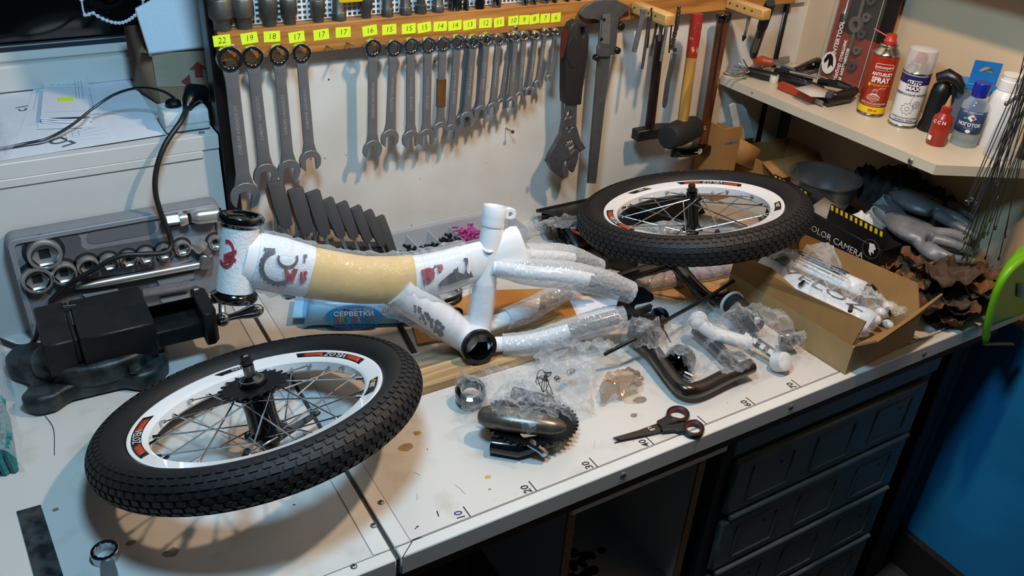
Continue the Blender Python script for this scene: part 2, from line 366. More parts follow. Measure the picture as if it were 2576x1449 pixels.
# drawer unit
dw=thing('drawer_unit','dark grey drawer cabinet with embossed rectangles under the bench','cabinet',(.83,.3,FZ))
dgrey=mat('grey_green_drawer','56605d',.45,noise=(25,.2)); 
obj('carcass',G().bb(.575,1.115,.0165,.55,FZ,-.064),mat('carcass_grey','23282a',.6),dw,world=True)
obj('top_rail',G().bb(.585,1.105,.004,.016,-.105,-.066),dgrey,dw,bevel=.002,world=True)
for zc,h in((-.185,.12),(-.325,.12),(-.465,.12),(-.605,.12)):
    d=obj('drawer_front',G().bb(.60,1.09,.002,.016,zc-h/2,zc+h/2),dgrey,dw,bevel=.004,world=True)
    for i in range(3):
        xc=.69+.155*i
        g=G().ring([(xc+a,zc+b) for a,b in rrect(.10,.082,.004,2)],[(xc+a,zc+b) for a,b in rrect(.094,.076,.003,2)],0,.0025,Matrix(((1,0,0,0),(0,0,-1,.002),(0,1,0,0),(0,0,0,1))))
        obj('embossed_panel',g,dgrey,d,world=True)
        if i!=1: obj('knob_hole',G().cyl((xc+.02,.0018,zc+.02),(xc+.02,.0022,zc+.02),.0035,n=12),ink,d,world=True)
    obj('pull_lip',G().tube([(.61,.0,zc-h/2-.006),(1.08,.0,zc-h/2-.006)],.005,8),dgrey,d,world=True)
# ================================================================ tools on the back wall
YR=.647
def wtr(pts,y,th,g=None):
    """outline traced on the wall plane y -> prism of real thickness standing off the wall"""
    P=[ony(u,v,y) for u,v in pts]; mx=Matrix(((1,0,0,0),(0,0,-1,y),(0,1,0,0),(0,0,0,1)))
    return (g or G()).prism([(p.x,p.z) for p in P],0,th,mx)
def c4(*a): return [(500+x/3.018,y/3.018) for x,y in a]
def c5(*a): return [(860+x/3.0187,y/3.0187) for x,y in a]
def c6(*a): return [(1380+x/3.0194,y/3.0194) for x,y in a]
def keyhole(out,holes):
    out=list(out)
    for h in holes:
        if sum(h[i-1][0]*h[i][1]-h[i][0]*h[i-1][1] for i in range(len(h)))*sum(out[i-1][0]*out[i][1]-out[i][0]*out[i-1][1] for i in range(len(out)))>0: h=h[::-1]
        i,j=min(((i,j) for i in range(len(out)) for j in range(len(h))),key=lambda t:(out[t[0]][0]-h[t[1]][0])**2+(out[t[0]][1]-h[t[1]][1])**2)
        out=out[:i+1]+h[j:]+h[:j+1]+out[i:]
    return out
zt_=ony(535,83,YR).z; zb2=ony(545,158,YR).z
rail=thing('tool_rail','long pine rail screwed to the white wall with yellow size stickers','rail',(.6,YR,zb2))
obj('plank',G().bb(.004,1.236,YR,YW-.0005,zb2,zt_),wood,rail,bevel=.0015,world=True)
for u,v in((585,118),(558,197),(1298,70)): screw(rail,ony(u,v,YR if v<190 else YW-.001),(0,-1,0),.005)
STK=[('22',558,102),('19',627,96),('18',684,92),('17',746,93),('17',808,87),('17',863,81),('16',930,77),('15',979,74),('15',1028,72),('15',1067,69),('14',1107,66),('14',1144,64),('13',1181,62),('12',1221,58),('11',1255,56),('10',1291,52),('9',1318,50),('8',1344,48),('7',1371,46),('6',1398,44)]
for i,(t,u,v) in enumerate(STK):
    p=ony(u,v,YR); a=.06*math.sin(i*2.3)+.03
    mx=Matrix.Translation((p.x,YR-.0003,p.z))@Matrix.Rotation(PI/2,4,'X')@Matrix.Rotation(a,4,'Z')
    s=obj('size_sticker',G().box((0,0,0),(.0255 if i<14 else .021,.0165,.0004),mx),yellow,rail,world=True)
    text('handwritten_number',t,.0125,ink,s,mx@Matrix.Translation((0,0,.0004)),world=True,shear=.1,bold=-.0002)
# perforated panel above
def perf():
    g=G(); p=.0083; h=.0027; x0,z0=.026,zt_+.0015; nx,nz=145,26
    y=.668
    for i in range(nx):
        for j in range(nz):
            cx,cz=x0+p*(i+.5),z0+p*(j+.5); q=p/2
            O=[(-q,-q),(q,-q),(q,q),(-q,q)]; I=[(-h,-h),(h,-h),(h,h),(-h,h)]
            n=len(g.v)
            g.v+=[V((cx+a,y,cz+b)) for a,b in O]+[V((cx+a,y,cz+b)) for a,b in I]+[V((cx+a,y+.001,cz+b)) for a,b in I]
            for k in range(4):
                l=(k+1)%4; g.f+=[(n+k,n+l,n+4+l,n+4+k),(n+4+k,n+4+l,n+8+l,n+8+k)]
    return g
pp=thing('perforated_panel','white perforated metal sheet with square holes above the pine rail','panel',(.6,.668,zt_))
obj('sheet',perf(),mat('white_enamel','dcdad6',.35),pp,world=True,smooth=0)
obj('border',G().bb(.016,.026,.662,.6765,zt_+.0012,.7),white_paint,pp,world=True)
obj('backing',G().bb(.026,1.23,.6745,.6765,zt_+.0005,.655),mat('panel_backing','a5b2bd',.7),pp,world=True)
for u,v,r_ in((827,200,.0028),(782,400,.0022),(817,398,.0018),(870,390,.0014),(1093,155,.002),(1223,410,.0012),(1140,370,.0012),(1057,450,.0012),(1035,567,.002),(1227,220,.0012)):
    p=ony(u,v,YW); obj('scuff',G().cyl((p.x,YW-.0004,p.z),(p.x,YW-.0001,p.z),r_*.6,n=7),pencil,wb,world=True)
# ---------------- combination wrenches
wsteel=mat('wrench_steel','88888a',.42,.6,noise=(40,.12)); wpol=mat('wrench_polished','c2c4c8',.16,1); etch=mat('raised_letters','cfd0d2',.3,.7)
def jawpoly(R,s,ang,cx):
    a0=math.asin(min(.95,(s/2)/R)); n=18; pts=[]
    for i in range(n+1): t=a0+(2*PI-2*a0)*i/n; rr=R*(1.0 if .15<i/n<.85 else 1.06); pts.append((rr*math.cos(t),rr*math.sin(t)))
    pts+=[(-.12*R,-s/2),(-.30*R,-s*.28),(-.30*R,s*.28),(-.12*R,s/2)]
    c,sn=math.cos(ang),math.sin(ang); return [(cx+x*c-y*sn,x*sn+y*c) for x,y in pts]
def wrench(mm,r,j,y,label,group=None,txt=None,jt=-.26,m=wsteel,tape=False):
    P1=ony(*r,y); P2=ony(*j,y); L=(P2-P1).length
    t=thing('combination_wrench',label,'wrench',fr(P1,P2-P1,(1,0,0)),group)
    ro=.00082*mm+.0014; R=.00102*mm+.0012; w=.00092*mm+.0016; s=mm*.00098
    inn=[((ro*.70 if i%2 else ro*.62)*math.cos(2*PI*i/24),(ro*.70 if i%2 else ro*.62)*math.sin(2*PI*i/24)) for i in range(24)]
    obj('box_ring',G().ring(circ(ro,24),inn,-.0045,.0045),wpol,t,bevel=.0006)
    x0=ro*.86; x1=L-R*.75
    sh=G().prism([(x0,-w*.55),(x0+ro*.8,-w*.46),(x1-R*.9,-w*.5),(x1+R*.2,-w*.75),(x1+R*.2,w*.75),(x1-R*.9,w*.5),(x0+ro*.8,w*.46),(x0,w*.55)],-.0028,.0028)
    so=obj('shank',sh,m,t,bevel=.0009,seg=2)
    obj('open_jaw',G().prism(jawpoly(R,s,jt,L),-.0034,.0034),m,t,bevel=.0007)
    if txt:
        mx=Matrix.Translation((L*.5,0,.0029))@Matrix.Rotation(PI,4,'Z')
        text('raised_lettering',txt,min(w*.42,L*.5/8.5),etch,t,mx,ext=.0002,sx=.9,spacing=1.1)
    if tape: obj('brown_tape',G().bb(L*.40,L*.72,-w*.55,w*.55,-.0034,.0036),mat('brown_tape','6e4a26',.4,noise=(40,.5)),t)
    # nail carrying it
    obj('nail',G().cyl((P1.x,YR-.0002,P1.z+ro*.58),(P1.x,y-.010,P1.z+ro*.62),.0016,n=8),steel,rail,world=True)
    return t
def wl_(n,extra=''): return 'grey steel combination wrench hanging below the yellow %s sticker%s'%(n,extra)
yw=.634
wrench(22,(577,148),(617,492),yw,wl_('twenty-two'),None,'CHROM VANADIUM')
wrench(19,(634,143),(669,440),yw,wl_('nineteen'),None,'CHROM  VANADIUM')
wrench(18,(700,138),(727,428),yw,wl_('eighteen'),None,'CHROM VANADIUM')
wrench(17,(757,133),(780,403),yw,wl_('seventeen'),None,'CHROME VANADIUM',jt=0)
wrench(16,(937,120),(937,376),yw,wl_('sixteen'),None,'CHROM VANADIUM')
for r,j,l in(((990,120),(980,347),'grey combination wrench next to the sixteen one, first of three fifteens'),((1033,115),(1033,349),'grey combination wrench hanging in the middle of three fifteens'),((1076,113),(1072,345),'last of three fifteen wrenches, next to the taped one')):
    wrench(15,r,j,yw,l,None,'CHROME VANADIUM',jt=0)
wrench(14,(1113,110),(1107,326),yw,'grey combination wrench with brown tape round its shank',None,None,jt=-.1,tape=True)
wrench(14,(1150,105),(1134,332),yw,'untaped grey combination wrench hanging below the yellow fourteen sticker',None,'CHROME VANADIUM',jt=-.1)
wrench(13,(1178,103),(1162,304),.641,'dark combination wrench mostly hidden behind another below the thirteen sticker',None,None,jt=0)
wrench(13,(1190,104),(1173,299),.628,'front combination wrench of the pair below the thirteen sticker',None,'CHROME VANADIUM',jt=0)
wrench(12,(1214,98),(1203,281),.641,'combination wrench hanging behind another below the yellow twelve sticker',None,None)
wrench(12,(1224,98),(1208,282),.628,'front combination wrench of the pair below the twelve sticker',None,'CHROME VANADIUM',jt=0)
wrench(11,(1254,98),(1238,273),yw,wl_('eleven'),None,'CHROME VANADIUM',jt=0)
wrench(10,(1286,93),(1261,261),.641,'combination wrench splayed behind another below the yellow ten sticker',None,'CHROME VANADIUM',jt=0)
wrench(10,(1297,92),(1285,257),.628,'front combination wrench of the pair below the ten sticker',None,'CHROME VANADIUM',jt=0)
wrench(9,(1318,89),(1306,243),yw,wl_('nine'),None,'CHROME VANADIUM',jt=0)
wrench(8,(1346,88),(1324,228),.640,'small combination wrench hanging behind another below the eight sticker',None,None,jt=0)
wrench(8,(1348,88),(1330,229),.629,'front small combination wrench of the pair below the eight sticker',None,'CHROME VANADIUM',jt=0)
wrench(7,(1372,80),(1351,211),yw,wl_('seven'),None,'CHROME VANADIUM',jt=0)
wrench(6,(1397,79),(1380,196),yw,wl_('six',', smallest of the row'),None,'CHROME VANADIUM',jt=0)
for u,v in((822,115),(873,107)): 
    p=ony(u,v,YR); obj('nail',G().cyl((p.x,YR-.0002,p.z),(p.x,YR-.03,p.z+.003),.0017,n=8),steel,rail,world=True)
p=ony(1272,322,YW); nl=thing('wall_nail','single dark nail sticking out of the white wall below the wrenches','nail',p)
obj('shaft',G().cyl((p.x,YW-.0005,p.z),(p.x+.002,YW-.022,p.z),.0012,n=8),steel_d,nl,world=True); obj('head',G().cyl((p.x+.002,YW-.022,p.z),(p.x+.0022,YW-.024,p.z),.0036,n=12),steel_d,nl,world=True)
# ---------------- sockets on top of the rail
sk_g=mat('phosphate_socket','66655f',.45,.8,noise=(60,.2)); sk_c=mat('chrome_socket','9a9da3',.15,1); sk_k=mat('black_socket','25262a',.3,.7)
SOC=[(563.6,51,25,88,1,'above the yellow twenty-two sticker, widest of the row'),(618,48,24,84,1,'above the yellow nineteen sticker'),(682,39,23,79,1,'above the yellow eighteen sticker'),(733,35,24,75,1,'above the seventeen sticker beside the eighteen'),(804,31,25,70,1,'above the middle seventeen sticker'),(856,30,23,67,2,'with a pale band above the last seventeen sticker'),(924,27,16,63,1,'above the yellow sixteen sticker'),(976,25,17,60,2,'above the fifteen sticker beside the sixteen'),(1022,26,17,58,2,'above the middle fifteen sticker'),(1060,26,20,55,3,'short and stepped above the last fifteen sticker'),(1103,26,15,51,2,'stepped above the fourteen sticker beside the fifteen'),(1145,27,3,50,4,'ribbed and chromed above the second fourteen sticker'),(1170,13,-8,45,4,'slim and chromed above the thirteen sticker'),(1206,20,12,44,5,'plain black above the twelve sticker'),(1248,20,8,41,6,'dark chromed above the eleven sticker'),(1316,14,6,36,6,'slim above the nine sticker'),(1338,14,3,34,6,'slim above the eight sticker'),(1368,20,3,32,6,'dark chromed above the seven sticker'),(1391,12,-4,30,4,'slim stepped above the six sticker'),(1422,13,0,27,4,'slim chromed beyond the six sticker'),(1450,13,-4,25,4,'slim chromed beside the caliper')]
for cx,w,y0,y1,k,lb_ in SOC:
    px=ony(cx,y1,.655).x; sc=1/1390*(1+.18*(cx-560)/900); r=w*sc/2; h=(y1-y0)*sc*1.02
    m={1:sk_g,2:sk_g,3:sk_g,4:sk_c,5:sk_k,6:sk_c}[k]
    t=thing('socket','%s socket standing on the rail %s'%('grey' if k<4 else 'metal',lb_),'socket',(px,YR+r+.0005 if r<.014 else YR+.0135,zt_))
    if k==1: prof=[(r*.72,0),(r*.74,h*.3),(r,h*.42),(r,h*.97),(r*.95,h)]
    elif k==2: prof=[(r,0),(r,h*.38),(r*.86,h*.44),(r*.82,h*.97),(r*.78,h)]
    elif k==3: prof=[(r*.98,0),(r,h*.5),(r*.72,h*.56),(r*.66,h)]
    elif k==4 and w<20: prof=[(r,0),(r,h*.3),(r*.6,h*.42),(r*.6,h*.6),(r*.85,h*.66),(r*.85,h)]
    else: prof=[(r*.94,0),(r,h*.04),(r,h*.97),(r*.95,h)]
    top=prof[-1][0]
    g=G().lathe(prof+[(top*.78,h),(top*.7,h*.8),(.0004,h*.78)],n=20)
    obj('body',g,m,t)
    obj('hex_recess',G().prism(circ(top*.77,6),h*.8,h*.802),steel_d,t)
    if k==2 or w>38: obj('band',G().lathe([(prof[1][0]*1.004,h*.36),(prof[1][0]*1.03,h*.38),(prof[1][0]*1.004,h*.40)],n=20,closed=False),wpol,t) if k==2 else None
    if w==27 and k==4:
        g=G()
        for i in range(14): a=2*PI*i/14; g.cyl((r*math.cos(a),r*math.sin(a),h*.05),(r*math.cos(a),r*math.sin(a),h*.95),r*.12,n=6)
        obj('flute',g,sk_c,t)['kind']='stuff'
# yellow plastic hanging at the top of the panel
P=ony(880,2,.655); t=thing('yellow_clip','yellow plastic clip hanging on the perforated panel','clip',P)
obj('body',G().box((0,0,.006),(.042,.012,.016)),mat('yellow_plastic','d9b81e',.4),t,bevel=.003,seg=2)
obj('hook',G().cyl((0,.0,.012),(0,.013,.014),.002,n=8),steel,t)
# ---------------- adjustable wrench
t=thing('adjustable_wrench','large adjustable wrench with black and dark red grip','wrench',ony(1430,445,.62))
hp=c5((1700,160),(1740,138),(1785,145),(1815,190),(1830,260),(1822,380),(1800,520),(1785,640),(1772,770),(1720,774),(1650,765),(1647,650),(1650,450),(1660,300),(1675,220))
hole=c5((1765,185),(1790,190),(1800,230),(1785,260),(1768,240))
rubber=mat('grip_rubber','1d1c1d',.55,bump=(200,.1))
obj('grip',wtr(keyhole(hp,[hole]),.636,.022),rubber,t,bevel=.004,seg=2,world=True)
obj('red_inlay',wtr(c5((1668,235),(1700,215),(1720,250),(1705,330),(1680,430),(1655,450),(1658,330)),.6138,.0014),mat('dark_red_grip','4a1611',.55),t,world=True)
obj('thumb_pad',wtr([(860+(1760+55*math.cos(a))/3.0187,(400+115*math.sin(a))/3.0187) for a in [2*PI*i/20 for i in range(20)]],.6138,.0012),rubber,t,bevel=.0005,world=True)
hx=lambda cx,cy,r:[(860+(cx+r*math.cos(a))/3.0187,(cy+r*1.2*math.sin(a))/3.0187) for a in [PI/2+PI*i/3 for i in range(6)]]
body=c5((1665,766),(1660,900),(1640,1010),(1600,1085),(1560,1150),(1543,1195),(1548,1240),(1580,1290),(1662,1345),(1668,1330),(1652,1270),(1655,1230),(1675,1208),(1700,1190),(1790,1137),(1830,1112),(1790,1050),(1757,940),(1762,770))
slot=c5((1682,1060),(1725,1045),(1762,1110),(1712,1150))
obj('body',wtr(keyhole(body,[hx(1702,855,22),hx(1695,968,17),slot]),.630,.012),steel_d,t,bevel=.0012,world=True)
obj('moving_jaw',wtr(c5((1698,1192),(1703,1270),(1730,1300),(1745,1288),(1773,1205),(1782,1135),(1740,1158)),.629,.010),steel_d,t,bevel=.0012,world=True)
g=G()
for i in range(4): a=ony(860+(1690+14*i)/3.0187,(1098-6*i)/3.0187,.6255); g.cyl((a.x-.0016,a.y,a.z),(a.x+.0016,a.y,a.z+.0007),.0085,n=14)
obj('worm_screw',g,steel,t,world=True)['kind']='stuff'
obj('pivot_pin',G().cyl(ony(860+1555/3.0187,1215/3.0187,.6185),ony(860+1555/3.0187,1215/3.0187,.6165),.0042,n=12),ink,t,world=True)
# ---------------- vernier caliper
cal=mat('caliper_steel','5f6063',.45,.5,noise=(50,.2))
t=thing('vernier_caliper','long dark steel vernier caliper hanging head up on the rail','caliper',ony(1490,450,.63))
obj('beam',wtr(c6((385,150),(462,150),(462,420),(352,1388),(288,1386),(375,330)),.638,.0045),cal,t,bevel=.0005,world=True)
obj('fixed_jaws',wtr(c6((222,98),(255,45),(330,5),(400,-8),(500,-8),(560,22),(628,60),(622,72),(575,78),(545,112),(520,132),(515,160),(380,158),(345,140),(262,138),(225,112)),.639,.007),cal,t,bevel=.0008,world=True)
sl=obj('slider',wtr(c6((385,152),(522,130),(497,412),(456,412),(462,360),(360,352),(372,335)),.6315,.005),cal,t,bevel=.0006,world=True)
obj('scale_window',wtr(c6((412,108),(470,102),(462,335),(398,330)),.6262,.0004),steel,sl,world=True)
obj('fine_clamp',wtr(c6((362,352),(462,358),(456,425),(358,425)),.632,.005),cal,t,bevel=.0006,world=True)
for a,r in(((540,197),.0075),((513,380),.0065),((358,437),.006)):
    q=ony(1380+a[0]/3.0194,a[1]/3.0194,.630); obj('thumb_screw',G().cyl((q.x,.634,q.z),(q.x,.622,q.z),r,n=14),blk,t,world=True,bevel=.0008)
for a in((420,148),(402,298)):
    q=ony(1380+a[0]/3.0194,a[1]/3.0194,.626); obj('lock_screw',G().cyl((q.x,.627,q.z),(q.x,.6245,q.z),.003,n=10),blk,sl,world=True)
# ---------------- wooden tool arms sticking out of the wall
def arm(u,v,length,label,w=.024,h=.021,x=None):
    p=ony(u,v,YR); a=thing('tool_block',label,'tool holder',(p.x,YR,p.z))
    b=obj('block',G().bb(0,w,-length,-.0005,-h,0),wood2,a,bevel=.002)
    for i in range(4):
        yy=-length*(.12+.2*i)
        obj('bored_hole',G().cyl((-.0006,yy,-h*.4),(.002,yy,-h*.4),.0022,n=10),mat('hole_dark','3a2410',.9),a)
    return p
A1=arm(1588,4,.105,'notched pine arm carrying thin files and punches')
A2=arm(1828,-6,.105,'plain pine arm near the corner carrying a screwdriver bit')
# slim steel tools hanging from the first arm
def c9(*a): return [(1560+x/7.1556,y/7.155) for x,y in a]
def rod(a,b,y,r,name,label,cat,m,group=None,n=8,sq=False):
    A=ony(*a,y);B=ony(*b,y); t=thing(name,label,cat,B,group)
    if sq:
        mx=fr(A,B-A,(1,0,0)); L=(B-A).length; obj('blade',G().bb(0,L,-r,r,-r*.5,r*.5,mx),m,t,bevel=r*.2,world=True)
    else: obj('rod',G().cyl(A,B,r,r*.92,n=n),m,t,world=True)
    obj('hanging_loop',G().lathe([(r*1.25,-.003),(r*1.25,.003)],fr(A,(1,0,0),(0,1,0))@Matrix.Rotation(0,4,'X'),n=8),m,t,world=True)
    return t
R=c9((425,190),(252,935)); rod(R[0],R[1],.575,.0052,'punch','thick grey round punch hanging from the notched arm','punch',steel)
R=c9((525,330),(395,1240)); rod(R[0],R[1],.585,.003,'hex_key','longest thin hex key hanging from the notched arm','hex key',steel_d)
R=c9((700,240),(545,1010)); rod(R[0],R[1],.59,.0026,'needle_file','slim needle file hanging from the notched arm','file',steel_d)
R=c9((765,260),(705,735)); rod(R[0],R[1],.58,.0034,'hex_key','middling bright hex key hanging among the dark files','hex key',steel)
R=c9((850,380),(735,1105)); rod(R[0],R[1],.578,.0036,'flat_file','pale flat file hanging in front of the dark hammer handle','file',steel,sq=True)
R=c9((540,300),(490,860)); rod(R[0],R[1],.60,.0022,'needle_file','dark needle file close to the wall behind the hex keys','file',steel_d)
R=c9((805,270),(655,1000)); rod(R[0],R[1],.61,.0024,'scriber','dark scriber hanging behind the pale flat file','scriber',blk)
R=c9((565,170),(562,370)); rod(R[0],R[1],.572,.0018,'bright_pin','short bright steel pin hooked on the notched arm','pin',chrome)
R=c9((940,280),(880,950)); rod(R[0],R[1],.60,.0016,'wire_hook','thin dark wire hanging beside the chain','wire',blk)
# chain whip
t=thing('chain_whip','chain whip with greasy bicycle chain and flat steel bar','chain whip',ony(*c9((960,800))[0],.575))
cp=bez([ony(*q,.572) for q in c9((1060,120),(1030,420),(975,640),(930,880))],8)
for i in range(0,len(cp)-1,2):
    a,b=cp[i],cp[min(i+2,len(cp)-1)]; mx=fr(a,b-a,(0,1,0)); L=(b-a).length
    l=obj('chain_link',G().prism([(-.001,-.003),(L*.5,-.0018),(L+.001,-.003),(L+.001,.003),(L*.5,.0018),(-.001,.003)],-.004 if i%4 else -.003,.004 if i%4 else .003,mx),mat('greasy_chain','6b655c',.35,.9,noise=(200,.4)),t,bevel=.0006,world=True)
bp=[ony(*q,.577) for q in c9((915,1000),(1000,1000),(880,1430+120),(850,1760),(815,1890),(780,1940),(745,1925),(745,1850),(800,1450))]
obj('bar',wtr(c9((912,960),(1000,960),(960,1180),(880,1480),(845,1760),(822,1880),(790,1940),(755,1930),(752,1850),(800,1500),(870,1180)),.578,.004),steel_d,t,bevel=.0008,world=True)
obj('rivet',G().cyl(ony(*c9((985,900))[0],.5735),ony(*c9((985,900))[0],.569),.0042,n=12),chrome,t,world=True)
# ---------------- hammers
def handle(t,a,b,y,r0,r1,m,flat=.75,n=14,name='handle',y2=None):
    A=ony(*a,y);B=ony(*b,y if y2 is None else y2); pts=[A.lerp(B,i/8) for i in range(9)]; rs=[r0+(r1-r0)*i/8 for i in range(9)]
    return obj(name,G().tube(pts,rs,n,flat=flat,hint=(0,1,0)),m,t,world=True)
t=thing('hammer','dark handled cross peen hammer with square steel head behind the mallet','hammer',ony(1650,345,.645))
handle(t,c6((850,270))[0],c6((765,985))[0],.648,.0105,.0115,mat('dark_handle','1c0f0a',.4,wave=((60,60,6),'34190e')))
a=ony(*c6((655,1025))[0],.635); b=ony(*c6((880,985))[0],.635); mx=fr(a,b-a,(0,1,0)); L=(b-a).length
obj('head',G().prism([(0,-.012),(L*.45,-.012),(L*.5,-.014),(L*.9,-.014),(L*1.25,-.003),(L*1.25,.003),(L*.9,.014),(L*.5,.014),(L*.45,.012),(0,.012)],-.0115,.0115,mx),mat('hammer_head_steel','3e3a37',.45,.8,noise=(60,.3)),t,bevel=.0015,world=True)
t=thing('mallet','black rubber mallet with red painted wooden handle','mallet',ony(1700,340,.60))
wd=mat('mallet_handle_wood','c08f45',.45,wave=((60,60,5),'8e6a2c')); rdp=mat('red_handle_paint','8d2015',.4,noise=(90,0,.30,.42),col2='c9907a')
A=ony(*c6((1130,100))[0],.60); B=ony(*c6((1020,915))[0],.575)
k=.40; Mid=A.lerp(B,k)
obj('handle',G().tube([Mid.lerp(B,i/6) for i in range(7)],.0112,14),wd,t,world=True)
obj('red_grip',G().tube([A+(A-B)*.0,A.lerp(Mid,.02)]+[A.lerp(Mid,i/6) for i in range(1,7)],[.0095,.0122]+[.0122,.0122,.012,.0118,.0116,.0114],14),rdp,t,world=True)
a=ony(*c6((905,1045))[0],.555); b=ony(*c6((1105,965))[0],.595)
d=(b-a); mx=fr(a,d,(0,0,1))@Matrix.Rotation(PI/2,4,'Y')
L=d.length; obj('head',G().lathe([(.0001,-.001),(.021,0),(.0245,.004),(.0255,L*.3),(.027,L*.36),(.027,L*.64),(.0255,L*.7),(.0245,L-.004),(.021,L),(.0001,L+.001)],mx,n=28),blk_r,t,world=True)
t=thing('hammer','claw hammer with varnished brown handle and black head marked with a white emblem','hammer',ony(1745,375,.58))
hw=mat('varnished_handle','6b3514',.25,wave=((50,50,5),'2a120a'),coat=.5)
A=ony(*c6((1335,110))[0],.63);B=ony(*c6((1170,1085))[0],.632)
pts=[A.lerp(B,i/10) for i in range(11)]
obj('handle',G().tube(pts,[.0165,.0155,.0148,.0142,.0138,.0134,.013,.0128,.0126,.0124,.0122],14,flat=.7,hint=(0,1,0)),hw,t,world=True)
obj('butt_cap',G().tube([A+(A-B)*.012,A+(A-B)*.009,A,A.lerp(B,.03),A.lerp(B,.05)],[.010,.0165,.0185,.018,.0158],14,flat=.75,hint=(0,1,0)),blk_g,t,world=True)
a=ony(*c6((935,1158))[0],.63); b=ony(*c6((1262,1125))[0],.63); mx=fr(a,b-a,(0,1,0)); L=(b-a).length
hd=obj('head',G().prism([(0,-.004),(L*.3,-.011),(L*.55,-.013),(L*.62,-.014),(L*.97,-.014),(L,-.011),(L,.011),(L*.97,.014),(L*.62,.014),(L*.55,.013),(L*.3,.011),(0,.004)],-.011,.012,mx),blk_g,t,bevel=.003,seg=2,world=True)
q=ony(*c6((1150,1150))[0],.6155); mx2=fr(q,b-a,(0,0,1))
obj('emblem',G().ring(circ(.0065,20),circ(.005,20),0,.0004,mx2),mat('white_print','d8d8d8',.5),hd,world=True)
obj('emblem_mark',G().prism([(-.018,-.001),(.003,-.0045),(.0045,.003),(.001,.0055),(-.001,.0005)],0,.0004,mx2),mat('white_print','d8d8d8',.5),hd,world=True)
text('handle_lettering','G',.012,mat('white_print','d8d8d8'),t,fr(ony(*c6((1183,975))[0],.62),(1,0,0),(0,0,1)),world=True)
# bit and marker by the corner
R=c6((1530,110),(1490,270)); A=ony(*R[0],.60);B=ony(*R[1],.60)
t=thing('screwdriver_bit','slim chromed screwdriver blade with black tip hanging near the corner','screwdriver',B)
obj('blade',G().tube([A,A.lerp(B,.45),A.lerp(B,.5),B],[.0038,.0038,.003,.003],10),chrome,t,world=True)
C=ony(*c6((1475,312))[0],.60); obj('tip',G().tube([B,B.lerp(C,.3),C],[.004,.0045,.0016],8),blk,t,world=True)
